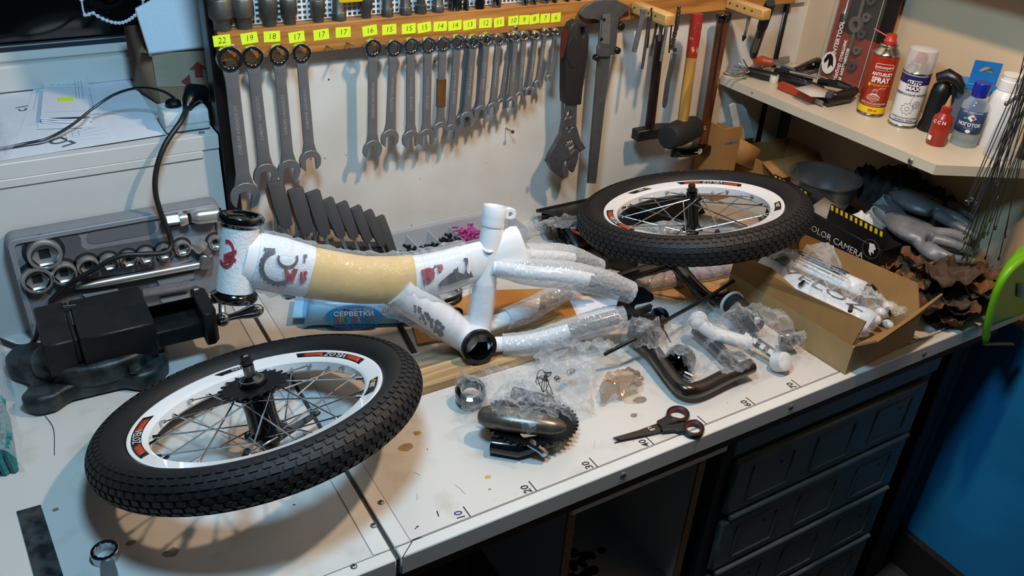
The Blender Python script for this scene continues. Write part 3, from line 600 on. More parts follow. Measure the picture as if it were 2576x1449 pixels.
# ================================================================ wheels
tyre_m=mat('tyre_rubber','111113',.62,noise=(120,.3),bump=(700,.2)); rim_w=mat('rim_white','e6e6e6',.25,coat=.3); spoke_m=mat('spoke_steel','b9bcc2',.22,1)
dec_k=mat('decal_black','0c0b0d',.35); dec_r=mat('decal_red','b2401f',.4); dec_w=mat('decal_white','d9d9d9',.4); dec_y=mat('decal_yellow','c9b52a',.4)
def wheel(name,label,C,n,stickers,rear):
    a,b,d=basis(n,(0,1,0)); mx=Matrix((a,b,d)).transposed().to_4x4(); mx.translation=V(C)
    t=thing(name,label,'wheel',mx)
    inv=mx.inverted()
    Rm,r=.1865,.0262
    g=G()
    def tp(u,v):
        A=2*PI*u; S=2*PI*v; rr=Rm+r*math.cos(S)*.97
        return (rr*math.cos(A),rr*math.sin(A),r*math.sin(S)*.98)
    nu,nv=120,20
    vs=[tp(i/nu,(j+.5)/nv) for i in range(nu) for j in range(nv)]
    g.add(vs,[(i*nv+j,((i+1)%nu)*nv+j,((i+1)%nu)*nv+(j+1)%nv,i*nv+(j+1)%nv) for i in range(nu) for j in range(nv)])
    ty=obj('tyre',g,tyre_m,t)
    # tread blocks: staggered rows round the crown
    g=G(); rows=9; N=88
    for k in range(rows):
        S=math.radians(-72+18*k); dS=math.radians(6.8)
        for i in range(N):
            A=2*PI*(i+(.5 if k%2 else 0))/N; dA=2*PI/N*(.33 if k%3 else .40)
            vs=[]
            for rr_ in(r*.955,r*1.045):
                for sa,ss in((-1,-1),(1,-1),(1,1),(-1,1)):
                    q=Rm+rr_*math.cos(S+ss*dS); vs.append((q*math.cos(A+sa*dA),q*math.sin(A+sa*dA),rr_*math.sin(S+ss*dS)))
            g.add(vs,[(4,5,6,7),(0,1,5,4),(1,2,6,5),(2,3,7,6),(3,0,4,7)])
    tr=obj('tread',g,tyre_m,ty,smooth=0); tr['kind']='stuff'
    half=[(.1635,.0118),(.1628,.0136),(.1605,.0138),(.1590,.0128),(.1435,.0112),(.1385,.0065)]
    prof=half+[(x,-z) for x,z in half[::-1]]
    rm=obj('rim',G().lathe([(x,z) for x,z in prof],n=96,closed=True),rim_w,t)
    # stickers
    def sa(u,v): p=inv@onp(u,v,V(C)+d*.0125,d); return math.atan2(p.y,p.x)
    zs=lambda rr:.0112+(rr-.1435)*(.0016/.0155)+.0004
    def band(a0,a1,r0,r1,m,par,lift=0,sk=0):
        n_=max(3,int(abs(a1-a0)/.04)); g=G(); vs=[]
        for i in range(n_+1):
            A=a0+(a1-a0)*i/n_
            for q,o in((r0,0),(r1,sk)): vs.append((q*math.cos(A+o),q*math.sin(A+o),zs(q)+lift))
        g.add(vs,[(2*i,2*i+1,2*i+3,2*i+2) for i in range(n_)]); return obj('sticker' if par is rm else 'flash',g,m,par,solid=.0003)
    def rtext(s,ac,size,m,par,lift):
        c0=(.1515); mxi=Matrix.Identity(4); o=text('print',s,size,m,par,mxi)
        for v in o.data.vertices:
            x,y,z=v.co; q=c0-y; A=ac+x/c0; v.co=V((q*math.cos(A),q*math.sin(A),zs(q)+lift+z))
    for (px,kind,flip) in stickers:
        ac=sa(*px)
        if kind=='logo':
            s=band(ac-.42,ac+.42,.1455,.1575,dec_k,rm,0,.04)
            for s0,s1 in((-.36,-.15),(.15,.36)):
                band(ac+s0,ac+s1,.1470,.1560,dec_r,s,.0004,.03*(1 if s0<0 else 1))
            rtext('VELOZ',ac,.0135,dec_w,s,.0006)
        else:
            s=band(ac-.15,ac+.15,.1460,.1570,dec_k,rm,0,.05)
            rtext('200',ac+(.04 if flip else -.0),.0095,dec_w,s,.0006); rtext('Qt',ac-.09 if not flip else ac+.12,.008,dec_y,s,.0006)
    # hub
    if rear: fr_,fz,br=.0285,.029,.021
    else: fr_,fz,br=.019,.030,.0115
    hub=obj('hub_shell',G().lathe([(.008,-fz-.012),(br*.95,-fz-.012),(br,-fz-.004),(fr_,-fz-.002),(fr_,-fz+.002),(br,-fz+.006),(br*.94,0),(br,fz-.006),(fr_,fz-.002),(fr_,fz+.002),(br,fz+.004),(br*.9,fz+.011),(.008,fz+.012)],n=32),blk_g,t)
    al=.083 if rear else .058
    obj('axle',G().cyl((0,0,-al+(.0 if rear else .006)),(0,0,al-.004),.0048,n=12),steel_d if rear else blk,t)
    obj('axle_nut',G().lathe([(.0048,al-.014),(.0095,al-.013),(.0095,al-.011),(.0066,al-.010),(.0066,al-.003),(.0045,al-.001)],n=6 if rear else 12),mat('worn_nut','3a3633',.35,.9),t)
    if rear:
        obj('cone_collar',G().lathe([(.0048,.041),(.0175,.041),(.0175,.045),(.012,.049),(.0075,.052),(.0075,al-.016),(.0048,al-.015)],n=24),blk_g,t)
        obj('bearing_race',G().ring(circ(.0155,28),circ(.0085,28),.0462,.0476),steel,t)
        N=20; pts=[]
        for i in range(N):
            A=2*PI*i/N
            for q,o in((.0385,-.35),(.0395,-.22),(.0450,-.07),(.0450,.07),(.0395,.22),(.0385,.35)): pts.append((q*math.cos(A+o*2*PI/N),q*math.sin(A+o*2*PI/N)))
        sp=keyhole(pts,[circ(.016,20)]); obj('sprocket',G().prism(sp,.0375,.0400),mat('sprocket_black','111113',.35,.4),t,bevel=.0003)
        # coaster brake arm reaching sideways below
        e=inv.to_3x3()@V((.8,.35,0)); e.z=0; e.normalize(); f=V((-e.y,e.x,0))
        am=obj('brake_arm',G().prism([( .012*c,.012*s_) for c,s_ in [(math.cos(q),math.sin(q)) for q in [PI/2+PI*i/10 for i in range(11)]]]+[(.075,-.006),(.086,-.004),(.090,.0),(.086,.006),(.075,.008)],-.047,-.0445,Matrix((e,f,V((0,0,1)))).transposed().to_4x4()),blk_g,t,bevel=.0006)
        obj('clip_bolt',G().cyl(e*.082+V((0,0,-.0443)),e*.082+V((0,0,-.039)),.004,n=10),steel,am)
        obj('lock_nut',G().lathe([(.012,-.0445),(.014,-.050),(.010,-.056),(.006,-.060)],n=6),steel_d,t)
    # spokes
    NS=28
    for k in range(NS):
        A=2*PI*(k+.5)/NS; side=1 if k%2 else -1; tw=(1 if (k//2)%2 else -1)*math.radians(66)
        h=V((fr_*.86*math.cos(A+tw),fr_*.86*math.sin(A+tw),side*(fz+(.0026 if (k//2)%2 else -.0026)))); e=V((.1392*math.cos(A),.1392*math.sin(A),side*.002))
        s=obj('spoke',G().cyl(h,h.lerp(e,.93),.00115,n=6),spoke_m,t)
        obj('nipple',G().cyl(h.lerp(e,.925),e,.0022,.0026,n=8),chrome,s)
    # valve with cap
    A=sa(598,1165) if rear else sa(1850,600)
    p=V((.138*math.cos(A),.138*math.sin(A),0)); p2=V((.108*math.cos(A),.108*math.sin(A),0))
    vv=obj('valve_stem',G().cyl(p,p.lerp(p2,.75),.0032,n=10),blk_r,t); obj('valve_cap',G().tube([p.lerp(p2,.45),p.lerp(p2,.5),p2.lerp(p,.08),p2],[.0046,.0052,.0052,.004],12),blk,vv)
    return t
nA=(-.0773,.3161,1.)
wheel('bicycle_wheel','bicycle wheel with sprocket and coaster hub lying tilted beside the vise',(-.0964,.2186,.0853),nA,[((845,893),'logo',0),((345,1100),'logo',0),((600,937),'200',0),((960,970),'200',1)],True)
nB=(-.0649,.2056,1.)
wheel('bicycle_wheel','bicycle wheel without sprocket propped behind the parts carton',(.757,.3625,.131),nB,[((1780,474),'logo',0),((1543,555),'logo',0),((1645,489),'200',0),((1945,520),'200',1)],False)
# ================================================================ bicycle frame
AX=V((.155,.958,-.215)).normalized(); BN=onz(1205,872,.045); C0=BN+AX*.034
def FP(u,v,lat=0): return onp(u,v,C0+AX*lat,AX)
fw=mat('frame_white','e4e6e8',.22,coat=.4); foam=mat('foam_wrap','dcdfe2',.5,noise=(200,.06),bump=(260,.5)); tan=mat('tan_paper','d9b574',.6,noise=(60,.08),bump=(120,.2))
wrapf=film('clear_wrap',haze=.05,edge=.4,bump=(70,.8),rough=.12); bub=film('bubble_film',(.88,.9,.92),haze=.30,edge=.45,vor=150,bump=(150,.6),rough=.2)
fr_t=thing('bicycle_frame','white bicycle frame standing wrapped in foam and bubble film','bicycle frame',(C0.x,C0.y,.0))
def ftube(name,pts,rs,m,lat=0,n=20,seg=8,caps=True,par=None,flat=1,jit=0,smooth=50):
    lats=lat if isinstance(lat,(list,tuple)) else [lat]*len(pts)
    P=bez([FP(*p,l) for p,l in zip(pts,lats)],seg); k=len(pts)
    R=[]
    for i in range(len(P)):
        f=i/seg; j=min(int(f),k-2); R.append((rs[j]+(rs[j+1]-rs[j])*(f-j)) if isinstance(rs,(list,tuple)) else rs)
    if jit: R=[q*(1+jit*vnoise(i*.9,q*400,3)) for i,q in enumerate(R)]
    g=G().tube(P,R,n,caps=caps,hint=tuple(AX),flat=flat)
    if jit:
        for i,p in enumerate(P):
            for j in range(n):
                q=g.v[i*n+j]; d=q-p; g.v[i*n+j]=p+d*(1+jit*(abs(vnoise(p.x*45+j*.9,p.z*45+j*.35,4))*1.3+.5*vnoise(j*1.7,i*.9,6)))
        smooth=22
    return obj(name,g,m,par or fr_t,world=True,smooth=smooth)
# bottom bracket
mxb=Matrix.Translation(BN)@fr((0,0,0),AX,(0,0,1))@Matrix.Rotation(PI/2,4,'Y')
obj('bottom_bracket',G().lathe([(.0255,.002),(.0288,.002),(.0288,.066),(.0255,.066)],mxb,n=40,closed=True),fw,fr_t,world=True)
obj('bracket_cup',G().lathe([(.0215,-.004),(.0282,-.004),(.0290,-.001),(.0290,.002),(.0254,.003),(.0254,.06),(.0205,.06),(.0215,.012)],mxb,n=40,closed=True),blk_g,fr_t,world=True)
obj('cup_liner',G().cyl(mxb@V((0,0,.045)),mxb@V((0,0,.047)),.022,n=24),mat('dark_bore','1a1b1e',.3,.6),fr_t,world=True)
# head tube and cups
hT,hB=FP(604,566),FP(591,728)
obj('head_tube',G().tube([hT.lerp(hB,i/6) for i in range(7)],[.0262,.0255,.0252,.0252,.0255,.0262,.0266],28),foam,fr_t,world=True)
def cup(p,q,name,up):
    dd=(p-q).normalized(); mx=fr(p,dd.orthogonal(),dd.cross(dd.orthogonal()))
    obj(name,G().lathe([(.0262,-.001),(.0275,.003),(.0315,.006),(.0320,.011),(.0300,.0145),(.0245,.0150),(.0215,.011),(.0195,.010),(.0195,-.001)],mx,n=36,closed=True),blk_g,fr_t,world=True)
cup(hT,hB,'headset_cup',1); cup(hB,hT,'headset_cup',-1)
# main fat tube
CL=[(612,648),(690,664),(800,690),(910,703),(1030,700),(1110,685),(1165,668)]; RL=[.0390,.0395,.0365,.0350,.0350,.0340,.0325]
mt=ftube('main_tube',CL,RL,fw,flat=.72,n=28)
obj('tail_hood',G().tube([FP(1135,678),FP(1180,664),FP(1225,652),FP(1262,640),FP(1298,627),FP(1312,622),FP(1316,620)],[.0322,.0320,.0315,.0350,.0390,.0365,.0310],28,flat=.54,hint=tuple(AX)),fw,fr_t,world=True)
ftube('paper_sleeve',[(776,685),(845,696),(910,704),(975,704),(1036,700)],[.0380,.0372,.0364,.0362,.0358],tan,flat=.73,n=28,caps=False)
ftube('foam_sleeve',[(640,655),(700,666),(774,684)],[.0405,.0405,.0384],foam,flat=.73,n=28,caps=False,jit=.02)
ftube('clear_sleeve',[(645,655),(720,670),(820,694),(910,705),(1030,703),(1100,688),(1180,660)],[.0425,.0435,.0425,.0415,.0420,.0415,.0365],wrapf,flat=.76,n=32,caps=False,jit=.10)
# down tube, seat tube
ftube('down_tube',[(1000,720),(1090,790),(1182,858)],[.033,.0265,.0235],fw,n=24)
ftube('down_tube_sleeve',[(985,735),(1040,765),(1110,808),(1150,835)],[.036,.031,.0285,.026],wrapf,n=24,caps=False,jit=.08)
ftube('seat_tube',[(1203,850),(1222,690),(1236,590),(1240,560)],[.0180,.0182,.0175,.0165],fw,n=28)
ftube('seat_tube_sleeve',[(1200,820),(1210,770),(1218,705)],[.0205,.0215,.0205],wrapf,n=24,caps=False,jit=.08)
s0,s1=FP(1239,562),FP(1246,518); dd=(s1-s0).normalized(); L=(s1-s0).length
mxs=fr(s0,dd.orthogonal(),dd.cross(dd.orthogonal()))
cl=obj('seat_clamp',G().lathe([(.0136,-.004),(.0180,-.004),(.0192,.001),(.0186,.006),(.0194,.010),(.0194,L-.004),(.0182,L),(.0152,L),(.0136,L-.003)],mxs,n=36,closed=True),fw,fr_t,world=True)
def pxl(o,lat): return [FP(u,v,lat) for u,v in o]
lug=[(1268,524),(1283,521),(1293,525),(1297,535),(1294,546),(1285,551),(1270,549),(1262,545)]
def fplate(name,pts,lat,th,m,par=None,bevel=.001,holes=()):
    X=(FP(1300,700,lat)-FP(1200,700,lat)).normalized(); O=FP(*pts[0],lat); Yv=X.cross(AX)*-1; mx=fr(O,X,Yv); inv=mx.inverted()
    loop=[tuple((inv@FP(u,v,lat))[:2]) for u,v in pts]; hs=[[tuple((inv@FP(u,v,lat))[:2]) for u,v in h] for h in holes]
    return obj(name,G().prism(keyhole(loop,hs),-th/2,th/2,mx),m,par or fr_t,bevel=bevel,world=True)
fplate('clamp_lug',lug,-.004,.012,fw,cl,.0015,[[(1281+5*math.cos(q),538+6*math.sin(q)) for q in [2*PI*i/10 for i in range(10)]]])
obj('weld_bead',G().tube([FP(1205+52*i/8,618+16*math.sin(PI*i/8),-.0178*math.sin(PI*i/8)-.001) for i in range(9)],.0022,8),fw,fr_t,world=True)
# stays
ftube('seat_stay',[(1240,672),(1320,684),(1420,693),(1510,709),(1575,732)],[.012,.0112,.011,.011,.011],fw,lat=[-.012,-.028,-.045,-.052,-.054])
ftube('bubble_sleeve',[(1247,672),(1330,684),(1420,692),(1510,709),(1586,736)],[.0145,.0215,.0225,.0215,.0185],bub,lat=[-.012,-.028,-.045,-.052,-.054],n=24,jit=.07)
ftube('seat_stay',[(1290,640),(1360,645),(1430,650),(1500,668)],[.012,.011,.011,.011],fw,lat=[.014,.032,.045,.052])
ftube('bubble_sleeve',[(1318,645),(1390,643),(1440,648),(1508,672)],[.020,.021,.019,.015],bub,lat=[.020,.036,.045,.052],n=20,jit=.08)
ftube('chain_stay',[(1225,868),(1330,858),(1450,826),(1552,797)],[.0125,.012,.0115,.011],fw,lat=[-.014,-.03,-.046,-.054])
ftube('bubble_sleeve',[(1264,866),(1340,862),(1450,826),(1520,805),(1566,795)],[.0165,.0205,.020,.021,.019],bub,lat=[-.018,-.031,-.046,-.052,-.054],n=24,jit=.07)
ftube('chain_stay',[(1215,822),(1285,797),(1360,762),(1430,735)],[.0125,.0125,.0115,.011],fw,lat=[.014,.022,.040,.05])
ftube('bubble_sleeve',[(1272,802),(1330,780),(1400,742),(1440,732)],[.0175,.020,.018,.012],bub,lat=[.020,.032,.046,.05],n=20,jit=.08)
def c2(*a): return [(960+x/3.0186,460+y/3.0186) for x,y in a]
fplate('dropout',c2((1800,880),(1880,800),(1935,775),(1985,790),(2062,850),(2066,880),(2040,900),(1925,925),(1914,948),(1925,958),(2040,920),(2056,926),(2042,975),(1935,1010),(1850,1052),(1780,960)),-.054,.005,blk_g,None,.0008)
fplate('dropout',c2((1500,640),(1640,600),(1720,640),(1730,690),(1640,700),(1560,690)),.054,.005,blk_g,None,.0008)
stay_k=mat('stay_dark_fade','3a3c3f',.3,coat=.3)
ftube('dark_stay_end',[(1478,703),(1520,712),(1575,732)],.0116,stay_k,lat=[-.050,-.0525,-.054])
ftube('dark_stay_end',[(1440,652),(1500,668)],.0116,stay_k,lat=[.0455,.052])
ftube('dark_stay_end',[(1430,832),(1490,814),(1552,797)],.0120,stay_k,lat=[-.0445,-.050,-.054])
ftube('dark_stay_end',[(1345,770),(1390,750),(1430,735)],.0120,stay_k,lat=[.037,.044,.05])
# printed marks on the frame
def surf(u,v,cl,rl,flat=.74,lift=.0012):
    lat=-.03; p=FP(u,v,0)
    Q=[FP(*c) for c in cl]
    for _ in range(4):
        p=FP(u,v,lat); pc=p-AX*lat
        best=None
        for i in range(len(Q)-1):
            a,b=Q[i],Q[i+1]; t=max(0,min(1,(pc-a).dot(b-a)/(b-a).length_squared)); c=a.lerp(b,t); dd=(pc-c).length
            if best is None or dd<best[0]: best=(dd,rl[i]+(rl[i+1]-rl[i])*t)
        dd,r=best; lat=-flat*math.sqrt(max(1e-7,r*r-dd*dd))-lift
    return FP(u,v,lat)
def decal(name,pts,m,cl=CL,rl=RL,lift=.0012,par=None,flat=.74):
    g=G(); P=[surf(u,v,cl,rl,flat,lift) for u,v in pts]; g.v=P+[p-AX*.0006 for p in P]; n=len(P)
    g.f=[tuple(range(n)),tuple(range(2*n-1,n-1,-1))]+[(i,n+i,n+(i+1)%n,(i+1)%n) for i in range(n)]
    return obj(name,g,m,par or fr_t,world=True,smooth=0)
def c1(*a): return [(540+x/3.2929,420+y/3.2929) for x,y in a]
grey_i=mat('grey_print','4a4c50',.5); red_i=mat('faded_red_print','9c3340',.45)
RF=[x+.0022 for x in RL]
ring=[(700+46*math.cos(q),672+46*math.sin(q)) for q in [math.radians(60+200*i/24) for i in range(25)]]; ring2=[(700+36*math.cos(q),672+36*math.sin(q)) for q in [math.radians(60+200*i/24) for i in range(25)]]
for i in range(24):
    o=3 if i%2 else 0
    decal('gear_print',[ring[i],ring[i+1],ring2[i+1],ring2[i]] if not o else [(ring[i][0]*1.07-700*.07,ring[i][1]*1.07-672*.07),(ring[i+1][0]*1.07-700*.07,ring[i+1][1]*1.07-672*.07),ring2[i+1],ring2[i]],grey_i,rl=RF)
for i in range(12):
    q0,q1=math.radians(-20+220*i/12),math.radians(-20+220*(i+1)/12)
    decal('arc_print',[(724+27*math.cos(q0),650+24*math.sin(q0)),(724+27*math.cos(q1),650+24*math.sin(q1)),(724+21*math.cos(q1),650+18*math.sin(q1)),(724+21*math.cos(q0),650+18*math.sin(q0))],grey_i,rl=RF)
decal('letter_print',c1((405,668),(475,672),(470,700),(440,705),(430,720),(420,700)),grey_i,rl=RF)
decal('letter_print',c1((575,845),(600,840),(628,895),(650,840),(690,845),(650,950),(590,945)),red_i,rl=RF); decal('letter_print',c1((708,870),(728,868),(735,960),(702,955)),red_i,rl=RF); decal('letter_print',c1((735,865),(765,862),(770,885),(748,890),(765,925),(735,950)),red_i,rl=RF)
decal('letter_print',c1((735,725),(768,722),(768,745),(752,750),(752,790),(735,790)),grey_i,rl=RF)
# rear logo
def c7(*a): return [(980+x/4.9538,500+y/4.9538) for x,y in a]
decal('logo_red',c7((390,890),(485,855),(545,870),(565,920),(555,990),(500,1040),(455,1050),(415,1010)),red_i,lift=.0022)
decal('logo_red',c7((600,825),(650,812),(668,850),(655,895),(612,915),(598,870)),red_i,lift=.0022)
decal('logo_outline',c7((540,870),(560,830),(600,822),(600,832),(566,842),(552,880)),grey_i,lift=.0024)
decal('logo_outline',c7((400,900),(415,900),(440,1088),(425,1088)),grey_i,lift=.0024)
decal('logo_hole',c7((470,985),(505,975),(510,1000),(480,1012)),grey_i,lift=.0026)
decal('logo_skyline',c7((650,1020),(760,930),(790,920),(800,880),(835,870),(850,840),(860,915),(905,930),(930,940),(950,870),(940,770),(918,745),(945,735),(975,740),(980,790),(955,850),(965,920),(1000,940),(1010,890),(1025,930),(1048,975),(900,1010),(700,1085),(600,1085)),grey_i,lift=.0022)
r9=random.Random(4)
for k in range(44):
    f_=r9.random(); sx_=-22+92*f_; sy_=-14+78*f_+r9.uniform(-22,22)
    rr_=2.2+3.2*f_
    decal('speckle_print',[(1058+sx_*.8+rr_*math.cos(q),786+sy_*.75+rr_*math.sin(q)) for q in [2*PI*i/6+sx_ for i in range(6)]],grey_i,[(1000,720),(1090,790),(1182,858)],[.033,.0265,.0235],flat=1)
# head badge
for i in range(14):
    q0,q1=math.radians(-80+250*i/14-20),math.radians(-80+250*(i+1)/14-20)
    decal('badge_ring',[(570+21*math.cos(q0),638+36*math.sin(q0)),(570+21*math.cos(q1),638+36*math.sin(q1)),(570+15*math.cos(q1),638+28*math.sin(q1)),(570+15*math.cos(q0),638+28*math.sin(q0))],red_i,[(604,566),(591,728)],[.0262,.0262],flat=1,lift=.001)
decal('badge_mark',[(562,640),(594,628),(596,636),(580,645),(595,652),(592,658),(563,662)],red_i,[(604,566),(591,728)],[.0262,.0262],flat=1,lift=.001)
for i,(u,m) in enumerate(((1441,grey_i),(1462,red_i),(1470,red_i),(1478,red_i),(1490,grey_i),(1500,grey_i))):
    pass
# ================================================================ vise
iron=mat('black_cast_iron','1b1c1e',.5,.3,noise=(40,.5),bump=(180,.25)); iron_g=mat('worn_green_iron','141a1b',.45,.3,noise=(38,0,.30,.60),col2='3c4649',bump=(150,.3))
vs_=thing('bench_vise','heavy black cast machine vise with bright crank handle on the bench','vise',(-.27,.5,0))
base=[(-.378,.575),(-.374,.548),(-.352,.52),(-.350,.49),(-.368,.465),(-.350,.444),(-.325,.443),(-.305,.458),(-.235,.455),(-.215,.438),(-.190,.44),(-.168,.468),(-.162,.50),(-.168,.55),(-.185,.585),(-.215,.592),(-.24,.58),(-.31,.585),(-.34,.60),(-.365,.597)]
obj('base_casting',G().prism(base,0.0012,.032),iron_g,vs_,bevel=.008,seg=3,world=True)
mid=[( -.252+.088*math.cos(q)*(1.05 if math.cos(q)<0 else 1),.513+.062*math.sin(q)) for q in [2*PI*i/28 for i in range(28)]]
obj('swivel_body',G().prism(mid,.02,.056),iron_g,vs_,bevel=.008,seg=3,world=True)
obj('bolt_boss',G().cyl((-.215,.452,.032),(-.215,.452,.040),.010,n=6),iron_g,vs_,bevel=.001,world=True)
obj('fixed_jaw',G().bb(-.324,-.2845,.466,.578,.046,.1),iron,vs_,bevel=.002,world=True)
obj('jaw_plate',G().bb(-.284,-.279,.468,.576,.06,.0985),iron,vs_,bevel=.0006,world=True)
obj('slide_block',G().bb(-.277,-.176,.463,.577,.050,.1),iron,vs_,bevel=.002,world=True)
obj('guide_way',G().bb(-.300,-.094,.474,.55,.046,.074),iron,vs_,bevel=.002,world=True)
obj('end_bracket',G().prism([(-.11,.452),(-.097,.452),(-.089,.462),(-.089,.530),(-.097,.536),(-.11,.536)],.044,.1),iron,vs_,bevel=.002,world=True)
pts=[(-.19+.0009*i,.52,.084) for i in range(0,96)]
obj('lead_screw',G().tube(pts,[.0092 if i%2 else .0078 for i in range(96)],14),mat('oily_screw','17181a',.25,.9),vs_,world=True,smooth=20)
obj('bracket_bolt',G().lathe([(.0068,0),(.0068,.005),(.005,.0065),(.0001,.0065)],TR(-.103,.525,.1),n=6),steel_d,vs_,world=True)
obj('jaw_pin',G().cyl((-.285,.555,.1005),(-.268,.552,.1005),.0048,n=12),chrome,vs_,world=True)
pB=ony(560,803,.475); pN=ony(558,752,.50); pL=ony(664,776,.455)
hd=obj('crank_arm',G().tube([(-.085,.52,.084),(-.074,.515,.084),pN+V((0,.0,.01)),pN,pB],[.009,.009,.008,.0055,.0055],12),chrome,vs_,world=True)
obj('crank_ball',G().sph(pB,.0115,n=20,m_=12),chrome,hd,world=True)
k=[pB.lerp(pL,f) for f in(.08,.15,.3,.45,.6,.75,.88,.95,1.)]
obj('crank_grip',G().tube(k,[.005,.0055,.0058,.0072,.0095,.0108,.0098,.007,.002],16),chrome,hd,world=True)
satc=mat('satin_chrome','cfcdc8',.28,.78)
# ================================================================ socket set in its case
YC=.645
cs=thing('socket_case','open grey plastic socket set case leaning against the cupboard behind the vise','tool case',(-.19,.66,.0))
cg=mat('case_grey_plastic','7d8085',.5,noise=(60,.1),bump=(300,.08)); cgd=mat('case_recess_shade','17181c',.6); cgm=mat('case_shade','55575c',.55); cgl=mat('case_grey_light','85888d',.45)
mxc=Matrix(((1,0,0,0),(0,0,-1,YC),(0,1,0,0),(0,0,0,1)))   # local x,z -> wall plane, local z points to the room
def cw(u,v,l=0): p=ony(u,v,YC-l); return p
crn=[cw(18,606),cw(552,508),cw(566,740),cw(74,852)]
x0,x1=-.338,-.026; z0,z1=.002,.184
obj('tray',G().prism([(a+(x0+x1)/2,b+(z0+z1)/2) for a,b in rrect(x1-x0,z1-z0,.014)],-.028,0,mxc),cg,cs,bevel=.003,seg=2,world=True)
obj('rim_lip',G().ring([(a+(x0+x1)/2,b+(z0+z1)/2) for a,b in rrect(x1-x0-.004,z1-z0-.004,.012)],[(a+(x0+x1)/2,b+(z0+z1)/2) for a,b in rrect(x1-x0-.020,z1-z0-.020,.008)],0.0002,.004,mxc),cgl,cs,bevel=.001,world=True)
def c8(*a): return [(x/2.337,440+y/2.337) for x,y in a]
def cplate(name,pts,l0,l1,m,bev=.0012):
    P=[cw(*p) for p in pts]; return obj(name,G().prism([(p.x,p.z) for p in P],l0,l1,mxc),m,cs,bevel=bev,world=True)
cplate('recess_shade',c8((112,385),(445,335),(475,370),(480,420),(510,440),(600,425),(1000,360),(1000,420),(470,530),(420,500),(300,540),(160,560),(140,470)),.0002,.0006,cgm,0)  # flat darker plates paint the recesses' shade onto the case face
pill=[(500+15+x,0) for x in ()]
cplate('recess_shade',c8((520,345),(560,325),(870,270),(910,275),(918,310),(895,345),(560,405),(520,400),(508,372)),.0002,.0008,mat('recess_shade_grey','6a6c71',.5),0)
cplate('recess_shade',c8((975,235),(1260,185),(1300,195),(1300,260),(1150,290),(1000,305),(985,285)),.0002,.0006,cgd,0)
cplate('raised_pad',c8((470,560),(1120,470),(1130,500),(1000,535),(640,590),(520,610)),.0002,.004,cgl)
cplate('raised_pad',c8((915,610),(1140,565),(1145,605),(935,650)),.0002,.004,cgl); cplate('raised_pad',c8((480,700),(690,660),(700,690),(500,720)),.0002,.004,cgl); cplate('raised_pad',c8((935,720),(1110,690),(1115,730),(950,750)),.0002,.004,cgl)
cplate('recess_shade',c8((430,650),(1180,525),(1180,560),(870,640),(900,690),(760,700),(640,660),(440,690)),.0002,.0007,cgm,0)
SK=[(111,635,34,'largest chrome socket in the grey case'),(93,698,31,'second largest chrome socket, in the lower corner of the grey case'),(160,683,26,'third largest chrome socket, beside the corner one in the grey case'),(220,665,23,'chrome socket fourth in size in the grey case'),(273,656,20,'chrome socket fifth in size, crossed by the black cord'),(322,648,19.5,'chrome socket sixth in size, above the extension bar'),(366,639,19,'chrome socket seventh in size in the grey case'),(411,630,18.5,'chrome socket eighth in size, beside the hanging cord'),(456,619,18,'chrome socket ninth in size, below the universal joint'),(539,605,17,'smallest chrome socket in the case corner by the frame')]
for u,v,r,l in SK:
    R_=r/1420; p=cw(u,v); t=thing('chrome_socket',l,'socket',Matrix.Translation((p.x,YC,p.z))@Matrix(((1,0,0,0),(0,0,-1,0),(0,1,0,0),(0,0,0,1))),'sockets in the grey case')
    obj('body',G().lathe([(R_*.98,.0005),(R_,.012),(R_*.96,.0135),(R_*.80,.0135),(R_*.74,.006),(R_*.5,.0045),(.0002,.0045)],n=28),satc,t)
    obj('hex_socket',G().ring(circ(R_*.80,24),[(.70*R_*math.cos(q)/max(abs(math.cos((q%(PI/3))-PI/6)),.5)*.93,.70*R_*math.sin(q)/max(abs(math.cos((q%(PI/3))-PI/6)),.5)*.93) for q in [2*PI*i/24 for i in range(24)]],.005,.0125),wpol,t)
    obj('square_drive',G().box((0,0,.0048),(R_*.62,R_*.62,.0006)),ink,t)
    obj('pocket_shade',G().ring(circ(R_*1.22,24,0,R_*.1),circ(R_*1.02,24),.0006,.001),cgd,t)  # dark ring paints in the shade around each socket
def crod(name,label,cat,a,b,r,m,l=.008,rs=None,n=14,sm=40):
    A=cw(*a,l);B=cw(*b,l); t=thing(name,label,cat,A.lerp(B,.5)); k=len(rs) if rs else 2
    obj('shaft',G().tube([A.lerp(B,i/(k-1)) for i in range(k)],rs or r,n),m,t,world=True,smooth=sm); return t
a=c8((440,663),(1182,525)); t=crod('extension_bar','long chrome extension bar lying across the grey case','bar',a[0],a[1],.0066,satc,rs=[.003,.0062,.0066,.0066,.0066,.0066,.0066])
A=cw(*c8((1210,505))[0],.009); obj('drive_end',G().box((0,0,0),(.022,.016,.028),TR(A.x,A.y,A.z,0,0,.2)),steel,t,bevel=.003,world=True)
a=c8((838,693),(1122,642)); crod('ratchet_grip','knurled steel ratchet grip in the grey case','ratchet',a[0],a[1],.008,mat('knurled_steel','9a9ca0',.35,1,bump=(900,1.)),rs=[.0072,.0078,.0078,.0078,.0078,.0074])
t=thing('universal_joint','chrome universal joint in the upper corner of the grey case','universal joint',cw(*c8((1130,255))[0]))
a=c8((980,272),(1050,262),(1120,250),(1280,230)); P=[cw(*q,.009) for q in a]
obj('square_end',G().tube([P[0],P[1]],.0085,4),satc,t,world=True,smooth=20); obj('yoke',G().tube([P[1],P[1].lerp(P[2],.3),P[1].lerp(P[2],.7)],[.011,.0125,.0105],16),satc,t,world=True); obj('sleeve',G().tube([P[2],P[2].lerp(P[3],.15),P[2].lerp(P[3],.3),P[3]],[.008,.0115,.0135,.0135],18),satc,t,world=True)
